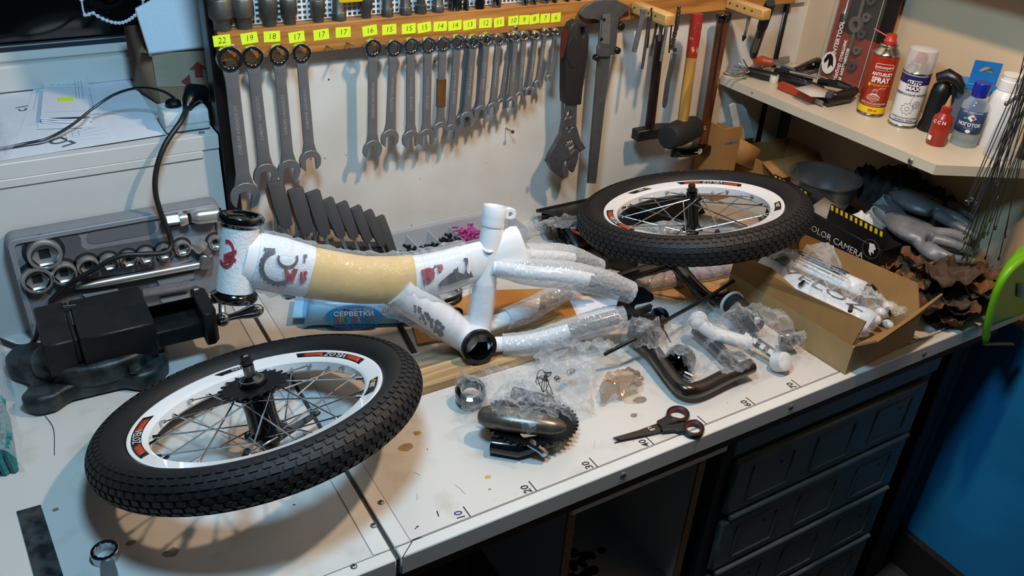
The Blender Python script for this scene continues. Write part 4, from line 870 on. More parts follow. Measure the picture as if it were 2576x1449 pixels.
obj('cross_pin',G().cyl(P[1].lerp(P[2],.6)+V((0,0,-.012)),P[1].lerp(P[2],.6)+V((0,0,.012)),.004,n=10),steel_d,t,world=True)
a=c8((1130,415),(1190,390),(1215,465),(1200,480)); t=thing('socket_adapter','short chrome socket adapter tilted in the grey case','adapter',cw(*c8((1190,430))[0]))
P=[cw(*q,.008) for q in c8((1150,400),(1185,430),(1220,465))]; obj('collar',G().tube([P[0],P[1]],.0125,20),satc,t,world=True); obj('neck',G().tube([P[1],P[2]],.0105,4),steel,t,world=True,smooth=20)
# ================================================================ hex keys with moulded grips
st=thing('hex_key_stand','black stand holding the row of grip handled hex keys','stand',(.17,.61,0))
obj('foot',G().bb(.055,.275,.592,.655,0,.012),blk,st,bevel=.003,world=True)
obj('holder',G().add([(.06,.600,.012),(.27,.600,.012),(.27,.64,.012),(.06,.64,.012),(.06,.605,.10),(.27,.605,.05),(.27,.63,.05),(.06,.63,.10)],[(0,3,2,1),(4,5,6,7),(0,1,5,4),(1,2,6,5),(2,3,7,6),(3,0,4,7)]),mat('stand_grey','2c2b2e',.5),st,bevel=.002,world=True)
HX=[((490,115),(590,490),.027),((655,170),(765,545),.0265),((800,195),(910,562),.025),((920,260),(1045,575),.0215),((1040,290),(1150,585),.0205),((1155,325),(1265,610),.0195),((1255,360),(1380,642),.018),((1355,405),(1465,690),.0175)]
gripm=mat('hex_grip_rubber','403e3f',.6,bump=(260,.12)); ambr=mat('amber_grip_side','8a4a20',.35)
ORD=['tallest','second tallest','third tallest','fourth tallest','fifth tallest','sixth tallest','second shortest','shortest']
for i,(a,b,w) in enumerate(HX):
    A=ony(*c1(a)[0],.612);B=ony(*c1(b)[0],.598); t=thing('hex_key','%s hex key of the stand, with black grip and amber side'%ORD[i],'hex key',B,'hex keys on the stand')
    d_=(B-A); L=d_.length; mx=fr(A,d_,(1,0,0))
    obj('grip',G().prism([(0,-w*.42),(L*.02,-w*.5),(L*.5,-w*.5),(L*.94,-w*.40),(L,-w*.3),(L,w*.3),(L*.94,w*.40),(L*.5,w*.5),(L*.02,w*.5),(0,w*.42)],-.001,.009,mx),gripm,t,bevel=.003,seg=2,world=True)
    obj('amber_side',G().prism([(L*.12,-w*.53),(L*.5,-w*.55),(L*.80,-w*.46),(L*.80,w*.40),(L*.12,w*.46)],-.017,-.0012,mx),ambr,t,bevel=.002,world=True)
    obj('long_arm',G().cyl(B,B+d_*(.42 if i else .6),.0042-.0003*i,n=6),steel,t,world=True,smooth=20)
    if i<3:
        q=mx@V((L*.72,-w*.35,-.007)); obj('short_arm',G().cyl(q,q+V((-.004,-.004,-.055)),.0042-.0003*i,n=6),steel,t,world=True,smooth=20)
# ================================================================ wet wipes
wx=V((.918,-.397,0)); wy=V((.397,.918,0)); mw=fr((.050,.490,0),wx,wy)
wp=thing('wet_wipes_pack','light blue soft pack of wet wipes lying under the frame','wipes pack',mw)
wb_=mat('wipes_blue','8cc6ec',.3,noise=(30,.1)); wdb=mat('wipes_deep_blue','2f93d8',.35)
def pouch(L,D,H,n=26,mN=18):
    g=G()
    def fn(u,v):
        x=L*u; e=min(1,min(u,1-u)*5.5); e=math.sqrt(max(0,1-(1-e)**2)); q=2*PI*v
        c,s=math.cos(q),math.sin(q); sg=lambda t:math.copysign(abs(t)**.55,t)
        return (x+.003*vnoise(v*7,u*5,2),D/2+D/2*sg(c)*(.90+.10*e),H/2*(.06+.94*e)*(1+sg(s))+.0008+.0015*vnoise(u*9,v*14,5)*e)
    vs=[fn(i/(n-1),j/mN) for i in range(n) for j in range(mN)]
    g.add(vs,[(i*mN+j,(i+1)*mN+j,(i+1)*mN+(j+1)%mN,i*mN+(j+1)%mN) for i in range(n-1) for j in range(mN)]+[tuple(range(mN)),tuple(range(n*mN-1,(n-1)*mN-1,-1))])
    return g
obj('pouch',pouch(.190,.095,.056),wb_,wp)
mf=Matrix(((1,0,0,0),(0,.25,-1,0),(0,1,.25,0),(0,0,0,1)))
def wtext(s,x,z,size,m,**k): text('print',s,size*1.18,m,wp,Matrix.Translation(((x-.083)*1.12+.083,-.0036,z*1.15))@Matrix.Rotation(PI/2,4,'X'),bold=.00025,**k)
obj('print_oval',G().prism([(.083+.047*math.cos(q),.027+.0245*math.sin(q)) for q in [2*PI*i/28 for i in range(28)]],0,.0012,Matrix(((1,0,0,0),(0,0,-1,-.0018),(0,1,0,0),(0,0,0,1)))),wdb,wp)
obj('seal_flap',G().bb(-.018,.006,.012,.085,.018,.020),wb_,wp)
wtext('ВОЛОГІ',.083,.0385,.0072,mat('print_navy','1b3a86',.4)); wtext('СЕРВЕТКИ',.083,.0295,.0105,mat('print_white','e8eef2',.4))
for i,(c_,col) in enumerate(zip('ДЛЯ ДІТЕЙ',['d8452f','e9a63a','3f9a58','ffffff','d8452f','e9a63a','3f7ad0','3f9a58','d8452f'])):
    if c_!=' ': wtext(c_,.058+i*.0064,.0195,.0092,mat('print_'+col,col,.4))
wtext('показані для застосування',.083,.0112,.0045,mat('print_navy','1b3a86')); wtext('з першого дня життя дитини',.083,.0062,.0042,mat('print_navy','1b3a86'))
wtext('ДИТЯЧІ',.142,.034,.009,mat('print_crimson','c93a50',.4))
text('print','ДИТЯЧІ СЕРВЕТКИ',.016,mat('print_crimson','c93a50'),wp,TR(.09,.035,.0495),bold=.0003)
# ================================================================ small parts organizer by the wall
clearp=film('clear_plastic_tray',(.85,.87,.9),haze=.22,edge=.5,bump=(30,.05),rough=.1)
og=thing('parts_tray','clear plastic divided tray of small fittings against the wall','tray',(.41,.63,0))
xa,xb,ya,yb,zh=.272,.548,.592,.668,.036
obj('floor_panel',G().bb(xa,xb,ya,yb,0,.0015),clearp,og,world=True,smooth=0)
for n_,b_ in(('front_side',(xa,xb,ya,ya+.0015)),('back_side',(xa,xb,yb-.0015,yb)),('end_side',(xa,xa+.0015,ya+.0016,yb-.0016)),('end_side',(xb-.0015,xb,ya+.0016,yb-.0016))): obj(n_,G().bb(*b_,.0016,zh if n_!='back_side' else .05),clearp,og,world=True,smooth=0)
for i in range(1,6): x=xa+(xb-xa)*i/6; obj('divider',G().bb(x-.0007,x+.0007,ya+.0017,yb-.0017,.0016,zh*.95),clearp,og,world=True,smooth=0)
pk=mat('pink_anodised','d25aa8',.25,.6); me0=None
for i in range(90):
    c=V((.430+random.gauss(0,.012),.630+random.gauss(0,.012),.012+random.random()*.028))
    c.x=max(.413,min(.448,c.x)); c.y=max(.605,min(.655,c.y))
    if me0 is None:
        o=obj('pink_tube',G().cyl((-.006,0,0),(.006,0,0),.0021,n=8),pk); me0=o.data
    else: o=bpy.data.objects.new('pink_tube',me0); COL.objects.link(o)
    o.matrix_basis=TR(c.x,c.y,c.z,random.uniform(-1.2,1.2),0,random.uniform(-.4,.4)); tag(o,'small pink anodised tube in the heap in the clear tray','tube','pink tubes in the tray')
me0=None
for i in range(26):
    k=i%3; c=V((.300+.046*k+random.gauss(0,.009)-.004,.63+random.gauss(0,.012),.010+random.random()*.02))
    if me0 is None:
        o=obj('black_fitting',G().cyl((-.007,0,0),(.005,0,0),.0032,n=8).box((.006,0,.002),(.004,.007,.009)),blk); me0=o.data
    else: o=bpy.data.objects.new('black_fitting',me0); COL.objects.link(o)
    o.matrix_basis=TR(c.x,max(.602,min(.656,c.y)),c.z,random.uniform(-1.5,1.5),random.uniform(-.5,.5),random.uniform(-.6,.6)); tag(o,'small black plastic fitting in the clear tray','fitting','black fittings in the tray')
# ================================================================ things on the sill
ZS=.2878
rb=lambda u,v,z=ZS: onz(u,v,z)
def sheet(name,label,cat,px,z,m,group=None,th=.0004):
    P=[rb(u,v,z) for u,v in px]; c=sum(P,V((0,0,0)))/len(P); t=thing(name,label,cat,(c.x,c.y,z),group)
    s=obj('sheet',G().prism([(p.x,p.y) for p in P],z,z+th),m,t,world=True); return t
def frp(px,z): # frame on sill from px origin and px x-direction
    O=rb(*px[0],z); X=rb(*px[1],z)-O; return fr(O,X,V((0,0,1)).cross(X))
t=sheet('poster','large white poster sheet with big printed letters lying on the sill','poster',[(0,405),(0,238),(330,200),(418,338)],ZS+.0006,paper)
text('big_letter','Б',.052,grey_i,t,frp([(152,356),(95,374)],ZS+.0013)@Matrix.Rotation(PI/2*0,4,'Z'),world=True)
text('big_letter','15',.030,grey_i,t,frp([(58,272),(75,287)],ZS+.0013),world=True); text('big_letter','м',.024,grey_i,t,frp([(80,285),(92,298)],ZS+.0013),world=True)
lines=mat('form_print','8f9bb0',.7)
def form(label,px,z,rows,cols):
    t=sheet('printed_form',label,'paper',px,z,paper,'printed forms on the sill')
    A,B,C,D=[rb(u,v,z) for u,v in px]
    bil=lambda s,q:(A.lerp(B,s)).lerp(D.lerp(C,s),q)+V((0,0,.0005))
    for r in rows: obj('ruled_line',G().tube([bil(.08,r),bil(.92,r)],.00035,4),lines,t,world=True)
    for c in cols: obj('ruled_line',G().tube([bil(c,.1),bil(c,.6)],.00035,4),lines,t,world=True)
    X=(B-A).normalized()
    for k in range(5):
        p=bil(.2+.13*k,.22); text('form_figure',random.choice(['12','7.4','18','23','x2']),.005,lines,t,fr(p,X,V((0,0,1)).cross(X))@Matrix.Rotation(.1,4,'Z'),world=True)
    return t
form('printed form half hidden under the folded ones',[(88,212),(200,200),(252,318),(52,328)],ZS+.0014,(.2,.9),(.1,))
form('printed form fanned out from under the folded stack',[(108,205),(235,212),(262,320),(95,325)],ZS+.0024,(.3,.8),(.12,.9))
form('printed form at the edge of the pile, turned toward the power strip',[(165,337),(262,305),(284,344),(170,354)],ZS+.0016,(.25,.5,.75),(.15,.3))
f=form('folded printed form on top of the pile with a yellow sticker',[(112,194),(212,192),(228,292),(102,298)],ZS+.010,(.30,.88),(.75,.82,.9))
A=[rb(u,v,ZS+.0105) for u,v in((145,246),(185,244),(186,254),(147,256))]; obj('yellow_sticker',G().prism([(p.x,p.y) for p in A],ZS+.0106,ZS+.011),yellow,f,world=True)
for k in range(3):
    P=[rb(102+2*k,298+5*k,ZS+.010-.0028*k),rb(165,302+6*k,ZS+.0095-.0028*k),rb(232-3*k,300+4*k,ZS+.010-.0028*k)]; obj('folded_edge',G().tube(bez(P,6),.0014,6),paper,f,world=True)
# clear folder edge at the far left
P=[rb(u,v,ZS+.002) for u,v in((0,412),(0,302),(55,345),(30,402))]; t=thing('plastic_sleeve','clear plastic sleeve over the poster at the sill edge','sleeve',P[0])
obj('film',G().grid(lambda a,b:P[1].lerp(P[2],a).lerp(P[0].lerp(P[3],a),b)+V((0,0,.010+.004*vnoise(a*3,b*3,4))),8,8),wrapf,t,world=True)
# power strip
ps=thing('power_strip','dirty white power strip on the sill beside the carton','power strip',(-.03,.74,ZS))
O=rb(418,338,ZS); X=(rb(538,322,ZS)-O); Lp=.070; mp_=fr(O,X,V((0,0,1)).cross(X))
psm=mat('aged_white_plastic','d5d8d8',.4,noise=(50,.15))
obj('housing',G().bb(0,Lp,0,.052,0.0002,.034,mp_),psm,ps,bevel=.004,seg=2,world=True)
obj('seam',G().bb(-.0003,Lp+.0003,-.0003,.0523,.012,.0126,mp_),mat('seam_grey','777a7c',.6),ps,world=True)
c=V((.022,.028,.034)); obj('socket_well',G().lathe([(.0205,.0),(.0205,.002),(.0185,.0025),(.0175,.0006),(.0001,.0006)],mp_@Matrix.Translation(c),n=28),psm,ps,world=True)
pl=thing('small_plug','small black plug in the power strip','plug',mp_@V((.022,.028,.035)))
obj('plug_body',G().lathe([(.0125,0),(.0125,.006),(.009,.010),(.004,.012)],mp_@Matrix.Translation((.022,.028,.0348)),n=16),blk,pl,world=True)
cab=[mp_@V((.022,.028,.046))]+[onz(u,v,z) for u,v,z in((436,245,.335),(405,228,.345),(350,221,.345),(290,237,.335),(235,272,.318),(180,315,.304),(120,348,.298),(60,362,.2945),(0,374,.2935),(-60,385,.2935))]
obj('cord',G().tube(bez(cab,8),.0022,8),blk,pl,world=True)
# heavy plug and cord hanging down in front of the socket case
hp=thing('extension_lead','thick black power lead with angled plug hanging from the power strip','cord',mp_@V((.056,.028,.036)))
pc=mp_@V((.056,.028,.036))
obj('plug_body',G().tube([pc+V((.012,.010,.0)),pc+V((.010,.006,.012)),pc+V((-.002,-.004,.018)),pc+V((-.014,-.022,.012)),pc+V((-.019,-.030,.004))],[.012,.016,.0155,.010,.0062],12),blk,hp,world=True)
cc=[pc+V((-.018,-.029,.006))]+[ony(u,v,y) for u,v,y in((455,305,.668),(415,365,.650),(393,430,.640),(392,490,.632),(410,550,.628),(428,595,.624),(430,622,.618),(412,636,.612),(360,640,.610),(300,645,.612),(230,682,.618),(170,718,.626),(128,757,.640))]
obj('cord',G().tube(bez(cc,8),.0042,10),mat('cord_rubber','1b1b1d',.45),hp,world=True)
lc=thing('blue_black_cable','dark cable lying on the bench at the end of the vise','cable',(-.36,.6,0))
obj('cord',G().tube(bez([onz(u,v,z) for u,v,z in((100,800,.05),(92,845,.02),(75,868,.006),(45,872,.0045),(15,862,.0045),(-25,845,.0045))],8),.004,10),mat('navy_cable','11192e',.4),lc,world=True)
# carton on the sill
cp0=rb(402,263); cp1=rb(540,258); cX=(cp1-cp0); cm=fr(cp0,cX,V((0,0,1)).cross(cX)); hC=ony(386,132,cp0.y).z-ZS
ct=thing('sill_carton','brown taped carton with red arrows beside the window','carton',cm)
cW,cD=.095,.125
obj('body',G().bb(0,cW,0,cD,0,hC),mat('grey_brown_card','94745a',.8,noise=(30,.1)),ct,bevel=.0015)
obj('flap',G().prism([(0,0),(-.020,.012),(-.012,.10),(0,cD)],hC-.002,hC,None),mat('grey_brown_card','8d7a64'),ct); obj('torn_side',G().add([ony(u,v,y) for u,v,y in((313,66,.93),(350,62,.92),(388,132,.845),(403,262,.842),(338,212,.925))],[(0,1,2,3,4)]),mat('grey_brown_card','8d7a64'),ct,solid=.003,world=True)
tapem=film('packing_tape',(.80,.76,.66),haze=.35,edge=.4,bump=(60,.4),rough=.12)
obj('tape',G().bb(.0,cW,-.0012,-.0004,hC*.35,hC),tapem,ct)
redp=mat('carton_red_print','7d2a25',.7)
def arrow(x,z,ang,s):
    pts=[(0,s),(s*.9,s*.15),(s*.4,s*.15),(s*.4,-s*.7),(-s*.4,-s*.7),(-s*.4,s*.15),(-s*.9,s*.15)]; c,sn=math.cos(ang),math.sin(ang)
    obj('arrow_print',G().prism([(x+a*c-b*sn,z+a*sn+b*c) for a,b in pts],0,.0004,Matrix(((1,0,0,0),(0,0,-1,-.0014),(0,1,0,0),(0,0,0,1)))),redp,ct)
arrow(cW*.74,hC*.64,0,.016); arrow(cW*.74,hC*.24,PI,.016); obj('triangle_print',G().prism([(cW*.42,hC*.44),(cW*.58,hC*.58),(cW*.58,hC*.30)],0,.0004,Matrix(((1,0,0,0),(0,0,-1,-.0014),(0,1,0,0),(0,0,0,1)))),redp,ct)
# white board leaning on top of the carton
P=[ony(374,135,cp0.y-.008),ony(520,118,cp0.y-.022),ony(490,-60,cp0.y+.03),ony(338,20,cp0.y+.03)]
n_=(P[1]-P[0]).cross(P[3]-P[0]).normalized()*.028
t=thing('foam_block','white foam slab resting on the taped carton','foam block',P[0]); g=G(); g.v=[p for p in P]+[p-n_ for p in P]; g.f=[(0,1,2,3),(7,6,5,4),(0,4,5,1),(1,5,6,2),(2,6,7,3),(3,7,4,0)]
obj('slab',g,mat('white_foam','d7dbe2',.7,noise=(200,.05)),t,bevel=.002,world=True)
obj('side_film',G().add([P[0].lerp(P[1],.02)-n_*1.02,P[1]-n_*1.02,P[2]-n_*1.02],[(0,1,2)]),paper,t,world=True,solid=.001)
# bead chain
bc=thing('bead_chain','white bead chain loop hanging across the dark window','bead chain',ony(300,58,.96))
bp=bez([ony(u,v,.96) for u,v in((190,-420),(205,0),(235,33),(270,52),(300,58),(325,50),(345,32),(360,0),(372,-420))],6)
obj('string',G().tube(bp,.0016,6),paper,bc,world=True)
for i in range(2,len(bp),2): obj('bead',G().sph(bp[i],.0034,n=8,m_=6),paper,bc,world=True)
# ================================================================ front-left bench items
ru=thing('steel_ruler','worn dark steel ruler lying on the bench edge','ruler',onz(98,1370))
A,B,C,D=[onz(u,v) for u,v in((42,1288),(103,1271),(168,1475),(95,1485))]
obj('strip',G().prism([(p.x,p.y) for p in(A,B,C,D)],.0002,.0014),mat('worn_dark_steel','4b4d52',.35,.9,noise=(40,0,.42,.6),col2='84888e'),ru,bevel=.0002,world=True)
for i in range(30):
    a=B.lerp(C,.02+i*.032); d_=(A-B).normalized()*(.006 if i%5==0 else .0035); obj('graduation',G().tube([a+d_*.05+V((0,0,.0015)),a+d_+V((0,0,.0015))],.00022,4),ink,ru,world=True)
X=(C-B).normalized()
for i in range(4): text('figure',str(9+i),.006,ink,ru,fr(B.lerp(C,.2+.2*i)+(A-B).normalized()*.010+V((0,0,.0015)),X,V((0,0,1)).cross(X)),world=True)
P1=onz(265,1392,.006);P2=onz(300,1560,.006)
t=thing('ring_spanner','bright ring spanner lying on the bench beside the ruler','spanner',fr(P1,P2-P1,V((0,0,1)).cross(P2-P1)))
inn=[((.0115 if i%2 else .0104)*math.cos(2*PI*i/24),(.0115 if i%2 else .0104)*math.sin(2*PI*i/24)) for i in range(24)]
obj('box_ring',G().ring(circ(.0158,24),inn,-.006,.0065),wpol,t,bevel=.0008); obj('shank',G().prism([(.013,-.007),(.03,-.0085),(.12,-.008),(.12,.008),(.03,.0085),(.013,.007)],-.0045,.0025),wsteel,t,bevel=.001,seg=2)
# bag with teal bristles at the far left
tb=thing('bagged_brush','clear bag holding a teal bristled brush at the bench end','brush',(-.40,.40,0))
teal=mat('teal_bristle','1d7f86',.5,noise=(300,.4))
g=G()
for i in range(11):
    for j in range(4):
        x=-.42+.0105*j; y=.345+.011*i; g.tube([(x,y,.002),(x+.003*random.uniform(-1,1),y,.03),(x+.004*random.uniform(-1,1),y+.003*random.uniform(-1,1),.046)],[.0052,.005,.0046],6)
o=obj('bristles',g,teal,tb,world=True); o['kind']='stuff'
obj('bag_film',G().grid(lambda a,b:V((-.46+.085*a+.006*vnoise(b*4,a*3,9),.335+.30*b,.004+(.052+.022*math.sin(b*2.2))*math.sqrt(max(0,1-max(0,(a-.55)/.45)**2))+.004*vnoise(a*6,b*8,3))),14,30),film('clear_bag'),tb,world=True)
text('bag_print','Xeven',.016,mat('print_gold','b9a24e',.4),tb,TR(-.385,.42,.062,1.35,0,.5))
# ================================================================ middle of the bench
def ztr(pts,z,th,g=None): P=[onz(u,v,z) for u,v in pts]; return (g or G()).prism([(p.x,p.y) for p in P],z,z+th)
bag=film('clear_bag'); bag2=film('cloudy_bag',(.93,.94,.95),haze=.12,edge=.42,bump=(90,.9),rough=.12); brown_film=film('brown_film',(.55,.40,.22),haze=.45,edge=.4,bump=(60,.6))
t=thing('plank','light rough plank lying under the frame along the bench','plank',(.29,.272,0)); obj('board',G().bb(.10,.452,.250,.294,.0003,.0155),ply,t,bevel=.001,world=True)
t=thing('plank','greyer rough plank behind the light one under the frame','plank',(.3,.32,0)); obj('board',G().bb(.12,.456,.2965,.338,.0003,.013),mat('grey_plank','a8957c',.65,wave=((5,90,60),'77664f')),t,bevel=.001,world=True)
t=thing('cardboard_sheet','flat orange brown cardboard sheet on the bench behind the planks','cardboard',onz(1250,790))
obj('sheet',ztr([(1035,812),(1050,870),(1240,838),(1470,803),(1428,728),(1200,735)],.0006,.004),mat('warm_cardboard','b57f3f',.75,noise=(40,.1)),t,bevel=.0006,world=True)
t=thing('paper_sheet','plain white paper sheet on the bench below the dropout','paper',onz(1510,780)); obj('sheet',ztr([(1430,750),(1560,735),(1600,800),(1460,812)],.0049,.0004),paper,t,world=True)
t=thing('black_strip','thin black rubber strip lying beside the cardboard sheet','strip',onz(1025,855)); A,B=onz(1006,818,.003),onz(1046,893,.003); obj('strip',G().tube([A,A.lerp(B,.5),B],[.0045,.005,.0045],6,flat=.5),blk_r,t,world=True)
t=thing('coiled_cable','black cable coiled behind the seat tube','cable',onz(1100,755)); c=onz(1105,752,.008)
for k,(r_,z_) in enumerate(((.034,.008),(.031,.013),(.036,.018))): obj('coil',G().tube([(c.x+r_*1.2*math.cos(q),c.y+r_*.8*math.sin(q)+.002*k,z_+.002*math.sin(3*q)) for q in [2*PI*i/28 for i in range(28)]],.0026,8,closed=True),blk,t,world=True)
t=thing('grey_washer','small grey cable stop lying by the seat tube foot','washer',onz(1150,786)); c=onz(1150,786,.011); obj('ring',G().lathe([(.004,-.005),(.009,-.005),(.009,.005),(.004,.005)],TR(c.x,c.y,c.z,0,1.2),n=16,closed=True),blk,t,world=True)
# bag of black parts against the wall
KF=V((.79,-.011,0)); KX=V((.184,.012,0)).normalized()
def bagthing(name,label,px,z,blobs,parts,m=bag,wr=.006,seed=0,res=.004,base=.002):
    P=[onz(u,v,z) for u,v in px]; P=[p-KX*max(0,(p-KF).dot(KX)+.006) if p.x<.9 else p for p in P]; blobs=[(x-KX.x*max(0,(V((x,y,0))-KF).dot(KX)+.6*r+.004),y,t_,r) for x,y,t_,r in blobs]; c=sum(P,V((0,0,0)))/len(P); t=thing(name,label,'bag',(c.x,c.y,0))
    fm=obj('film',drape([(p.x,p.y) for p in P],blobs,res,wr,seed,base=base),m,t,world=True,smooth=18)
    for n,g,mm in parts: obj(n,g,mm,t,world=True)
    return t
q=lambda u,v,z=0:onz(u,v,z)
def blob(u,v,top,r,z=None): p=onz(u,v,top if z is None else z); return (p.x,p.y,top,r)
rnd=random.Random(3)
parts=[]
for i in range(9):
    p=q(1355+rnd.random()*110,545+rnd.random()*55,.02); a=rnd.random()*3; d_=V((math.cos(a),math.sin(a),rnd.uniform(-.2,.3)))*.022
    parts.append(('black_part',G().tube([p-d_,p,p+d_],[.007,.011,.008],8),blk_g))
parts.append(('orange_cable',G().tube(bez([q(1420,570,.03),q(1450,585,.035),q(1490,600,.03)],6),.003,8),mat('orange_cable','b2521f',.4)))
for i in range(4): parts.append(('bright_spring',G().cyl(q(1380+28*i,560+8*i,.036),q(1395+28*i,556+9*i,.04),.004,n=8),chrome))
bagthing('parts_bag','crinkled clear bag of black parts by the wall behind the frame',[(1318,600),(1330,530),(1400,515),(1490,520),(1520,580),(1470,625),(1380,632)],.01,[blob(1380,575,.05,.05),blob(1440,565,.055,.05),blob(1480,590,.04,.04)],parts,wr=.009,seed=2)
# black moulded trough behind the wheel
t=thing('mudguard','long black plastic mudguard lying along the wall under the wheel','mudguard',(.78,.6,0))
obj('blade',G().grid(lambda a,b:V((.61+.36*a,.655-.15*b*(1-.2*a),.030-.022*b+.026*math.sin(PI*min(1,b*1.0))*(1-.3*a))),20,10),blk,t,world=True,solid=.003)
obj('rolled_edge',G().tube([V((.61+.36*i/12,.657,.031)) for i in range(13)],.004,8),blk,t,world=True)
t=thing('black_carton','flat black box with grey lettering under the wheel beside the stay','box',onz(1570,640,.0))
g=ztr([(1490,610),(1560,560),(1640,640),(1600,690),(1530,672)],.004,.035); obj('box',g,blk,t,bevel=.002,world=True)
P=onz(1492,636,.0395); text('print','SKI',.010,mat('grey_print2','8f8f8f',.5),t,fr(P,(1,-.2,0),(.2,1,0)),world=True)
# bubble wrapped parts under the wheel
def wrapped(label,px,zs,rs,inner,seed=0):
    P=[onz(u,v,z) for (u,v),z in zip(px,zs)]; t=thing('wrapped_part',label,'wrapped part',(P[0].x,P[0].y,0)); Q=bez(P,8)
    R=[]
    for i in range(len(Q)): f=i/8; j=min(int(f),len(rs)-2); R.append((rs[j]+(rs[j+1]-rs[j])*(f-j))*(1+.12*vnoise(i*.8,seed,1)))
    obj('bubble_sleeve',G().tube(Q,R,16),bub,t,world=True); obj('core',G().tube(Q,[r*.6 for r in R],12),inner,t,world=True)
wrapped('bubble wrapped grey tube lying under the spokes of the raised wheel',[(1590,600),(1680,590),(1760,600),(1850,590)],[.03,.035,.035,.03],[.024,.028,.026,.018],blk,1)
wrapped('bubble wrapped tube with red print lying beyond the fork',[(1600,720),(1700,700),(1790,682),(1880,668)],[.016,.017,.017,.016],[.013,.017,.018,.013],mat('dull_red','7a2f38',.5),2)
t=thing('cardboard_pad','pale brown cardboard pad under the fork','cardboard',onz(1720,720)); obj('pad',ztr([(1600,705),(1640,740),(1745,760),(1855,735),(1870,690),(1760,670)],.0006,.003),mat('pale_card','b9935f',.75,noise=(30,.1)),t,world=True)
# black fork
fk=thing('bicycle_fork','black bicycle fork lying under the raised wheel','fork',(.74,.33,0))
for n,px,zs,rs in(('steerer_tube',[(1530,712),(1600,690),(1700,660)],[.022,.03,.036],[.013,.0135,.014]),('fork_leg',[(1690,640),(1720,690),(1770,742),(1800,752),(1838,746)],[.045,.035,.020,.017,.015],[.014,.0135,.0125,.0115,.010]),('fork_leg',[(1700,620),(1790,635),(1870,650)],[.055,.045,.035],[.014,.013,.011])):
    P=bez([onz(u,v,z) for (u,v),z in zip(px,zs)],8); R=[rs[min(i//8,len(rs)-1)] for i in range(len(P))]; obj(n,G().tube(P,R,14),blk_g,fk,world=True)
t=thing('brake_cable','thin black brake cable stretched from the fork across the clear bags','cable',onz(1690,795,.0)); obj('cable',G().tube(bez([onz(1519,892,.035),onz(1600,850,.058),onz(1690,798,.055),onz(1780,748,.045),onz(1852,702,.045)],8),.0033,8),blk,t,world=True)
# ---------------------------------------------------------------- crank set in a clear bag
C=onz(1335,1052,.022); tooth=[]
N=44
for i in range(N):
    A_=2*PI*i/N
    for r_,o in((.064,-.34),(.0695,-.12),(.0695,.12),(.064,.34)): tooth.append((r_*math.cos(A_+o*2*PI/N),r_*math.sin(A_+o*2*PI/N)))
mxk=TR(C.x,C.y,.020,.3,-.10,.12)
ch=G().prism(keyhole(tooth,[circ(.018,20)]+[[( .042*math.cos(q_)+.012*math.cos(a_),.042*math.sin(q_)+.012*math.sin(a_)) for a_ in [2*PI*k/10 for k in range(10)]] for q_ in [2*PI*k/5 for k in range(5)]]),-.0015,.0015,mxk)
pa,pb_=onz(1215,1045,.042),onz(1420,1075,.046)
mxp=fr(pa,pb_-pa,(0,1,0)); Lp_=(pb_-pa).length
R0=onz(1184,993,.018)
parts=[('chainring',ch,mat('chainring_black','1a1a1d',.35,.5)),('bash_guard',G().lathe([(.050,-.006),(.060,-.006),(.060,-.003),(.050,-.003)],mxk,n=40,closed=True),blk_g),
 ('pedal_body',G().tube([pa.lerp(pb_,f_) for f_ in(-.06,-.03,.05,.3,.6,.85,.97,1.02)],[.006,.013,.018,.0205,.020,.016,.010,.004],14,flat=.75,hint=(0,0,1)),mat('crank_grey','6b645c',.3,.6,noise=(60,.3))),
 ('crank_arm',G().tube([onz(1235,1118,.014),onz(1300,1128,.014),onz(1400,1105,.016)],[.012,.0135,.011],10),mat('crank_blue_black','15181f',.2,.5,coat=.5)),
 ('pedal_pin',G().tube([onz(1330,1112,.03),onz(1360,1130,.022),onz(1372,1142,.014)],.006,8),chrome),
 ('bearing_cup',G().lathe([(.0135,-.010),(.0215,-.012),(.0235,-.006),(.0235,.006),(.0205,.011),(.0150,.012),(.0125,.002)],TR(R0.x,R0.y,.022,.0,.35,-.25),n=32,closed=True),mat('blue_black_gloss','0b0e14',.08,coat=1)),
 ('spindle',G().cyl(onz(1290,985,.02),onz(1390,1010,.025),.008,n=14),steel_d)]
kp=[(1143,945),(1143,1000),(1165,1065),(1205,1105),(1260,1140),(1322,1176),(1385,1140),(1445,1108),(1462,1040),(1455,1000),(1520,960),(1490,905),(1440,880),(1360,900),(1330,940),(1260,925),(1190,930)]
bagthing('crank_bag','clear bag holding a black chainring and crank beside the scissors',kp,.004,[(C.x,C.y,.03,.068)]+[(pa.lerp(pb_,f_).x,pa.lerp(pb_,f_).y,.066,.034) for f_ in(0,.2,.4,.6,.8,1)]+[blob(1320,1060,.066,.055,.045),blob(1260,1052,.062,.045,.045),blob(1390,1068,.062,.04,.045),(R0.x,R0.y,.040,.028),blob(1300,990,.035,.04)],parts,wr=.009,seed=5,res=.003)
t=thing('thread_tangle','small tangle of black printed thread on the crank bag','thread',onz(1365,960,.0)); r2=random.Random(9)
pts=[onz(1345+r2.random()*45,935+r2.random()*55,.052+r2.random()*.006) for _ in range(26)]; obj('thread',G().tube(bez(pts,4),.00055,4),ink,t,world=True)
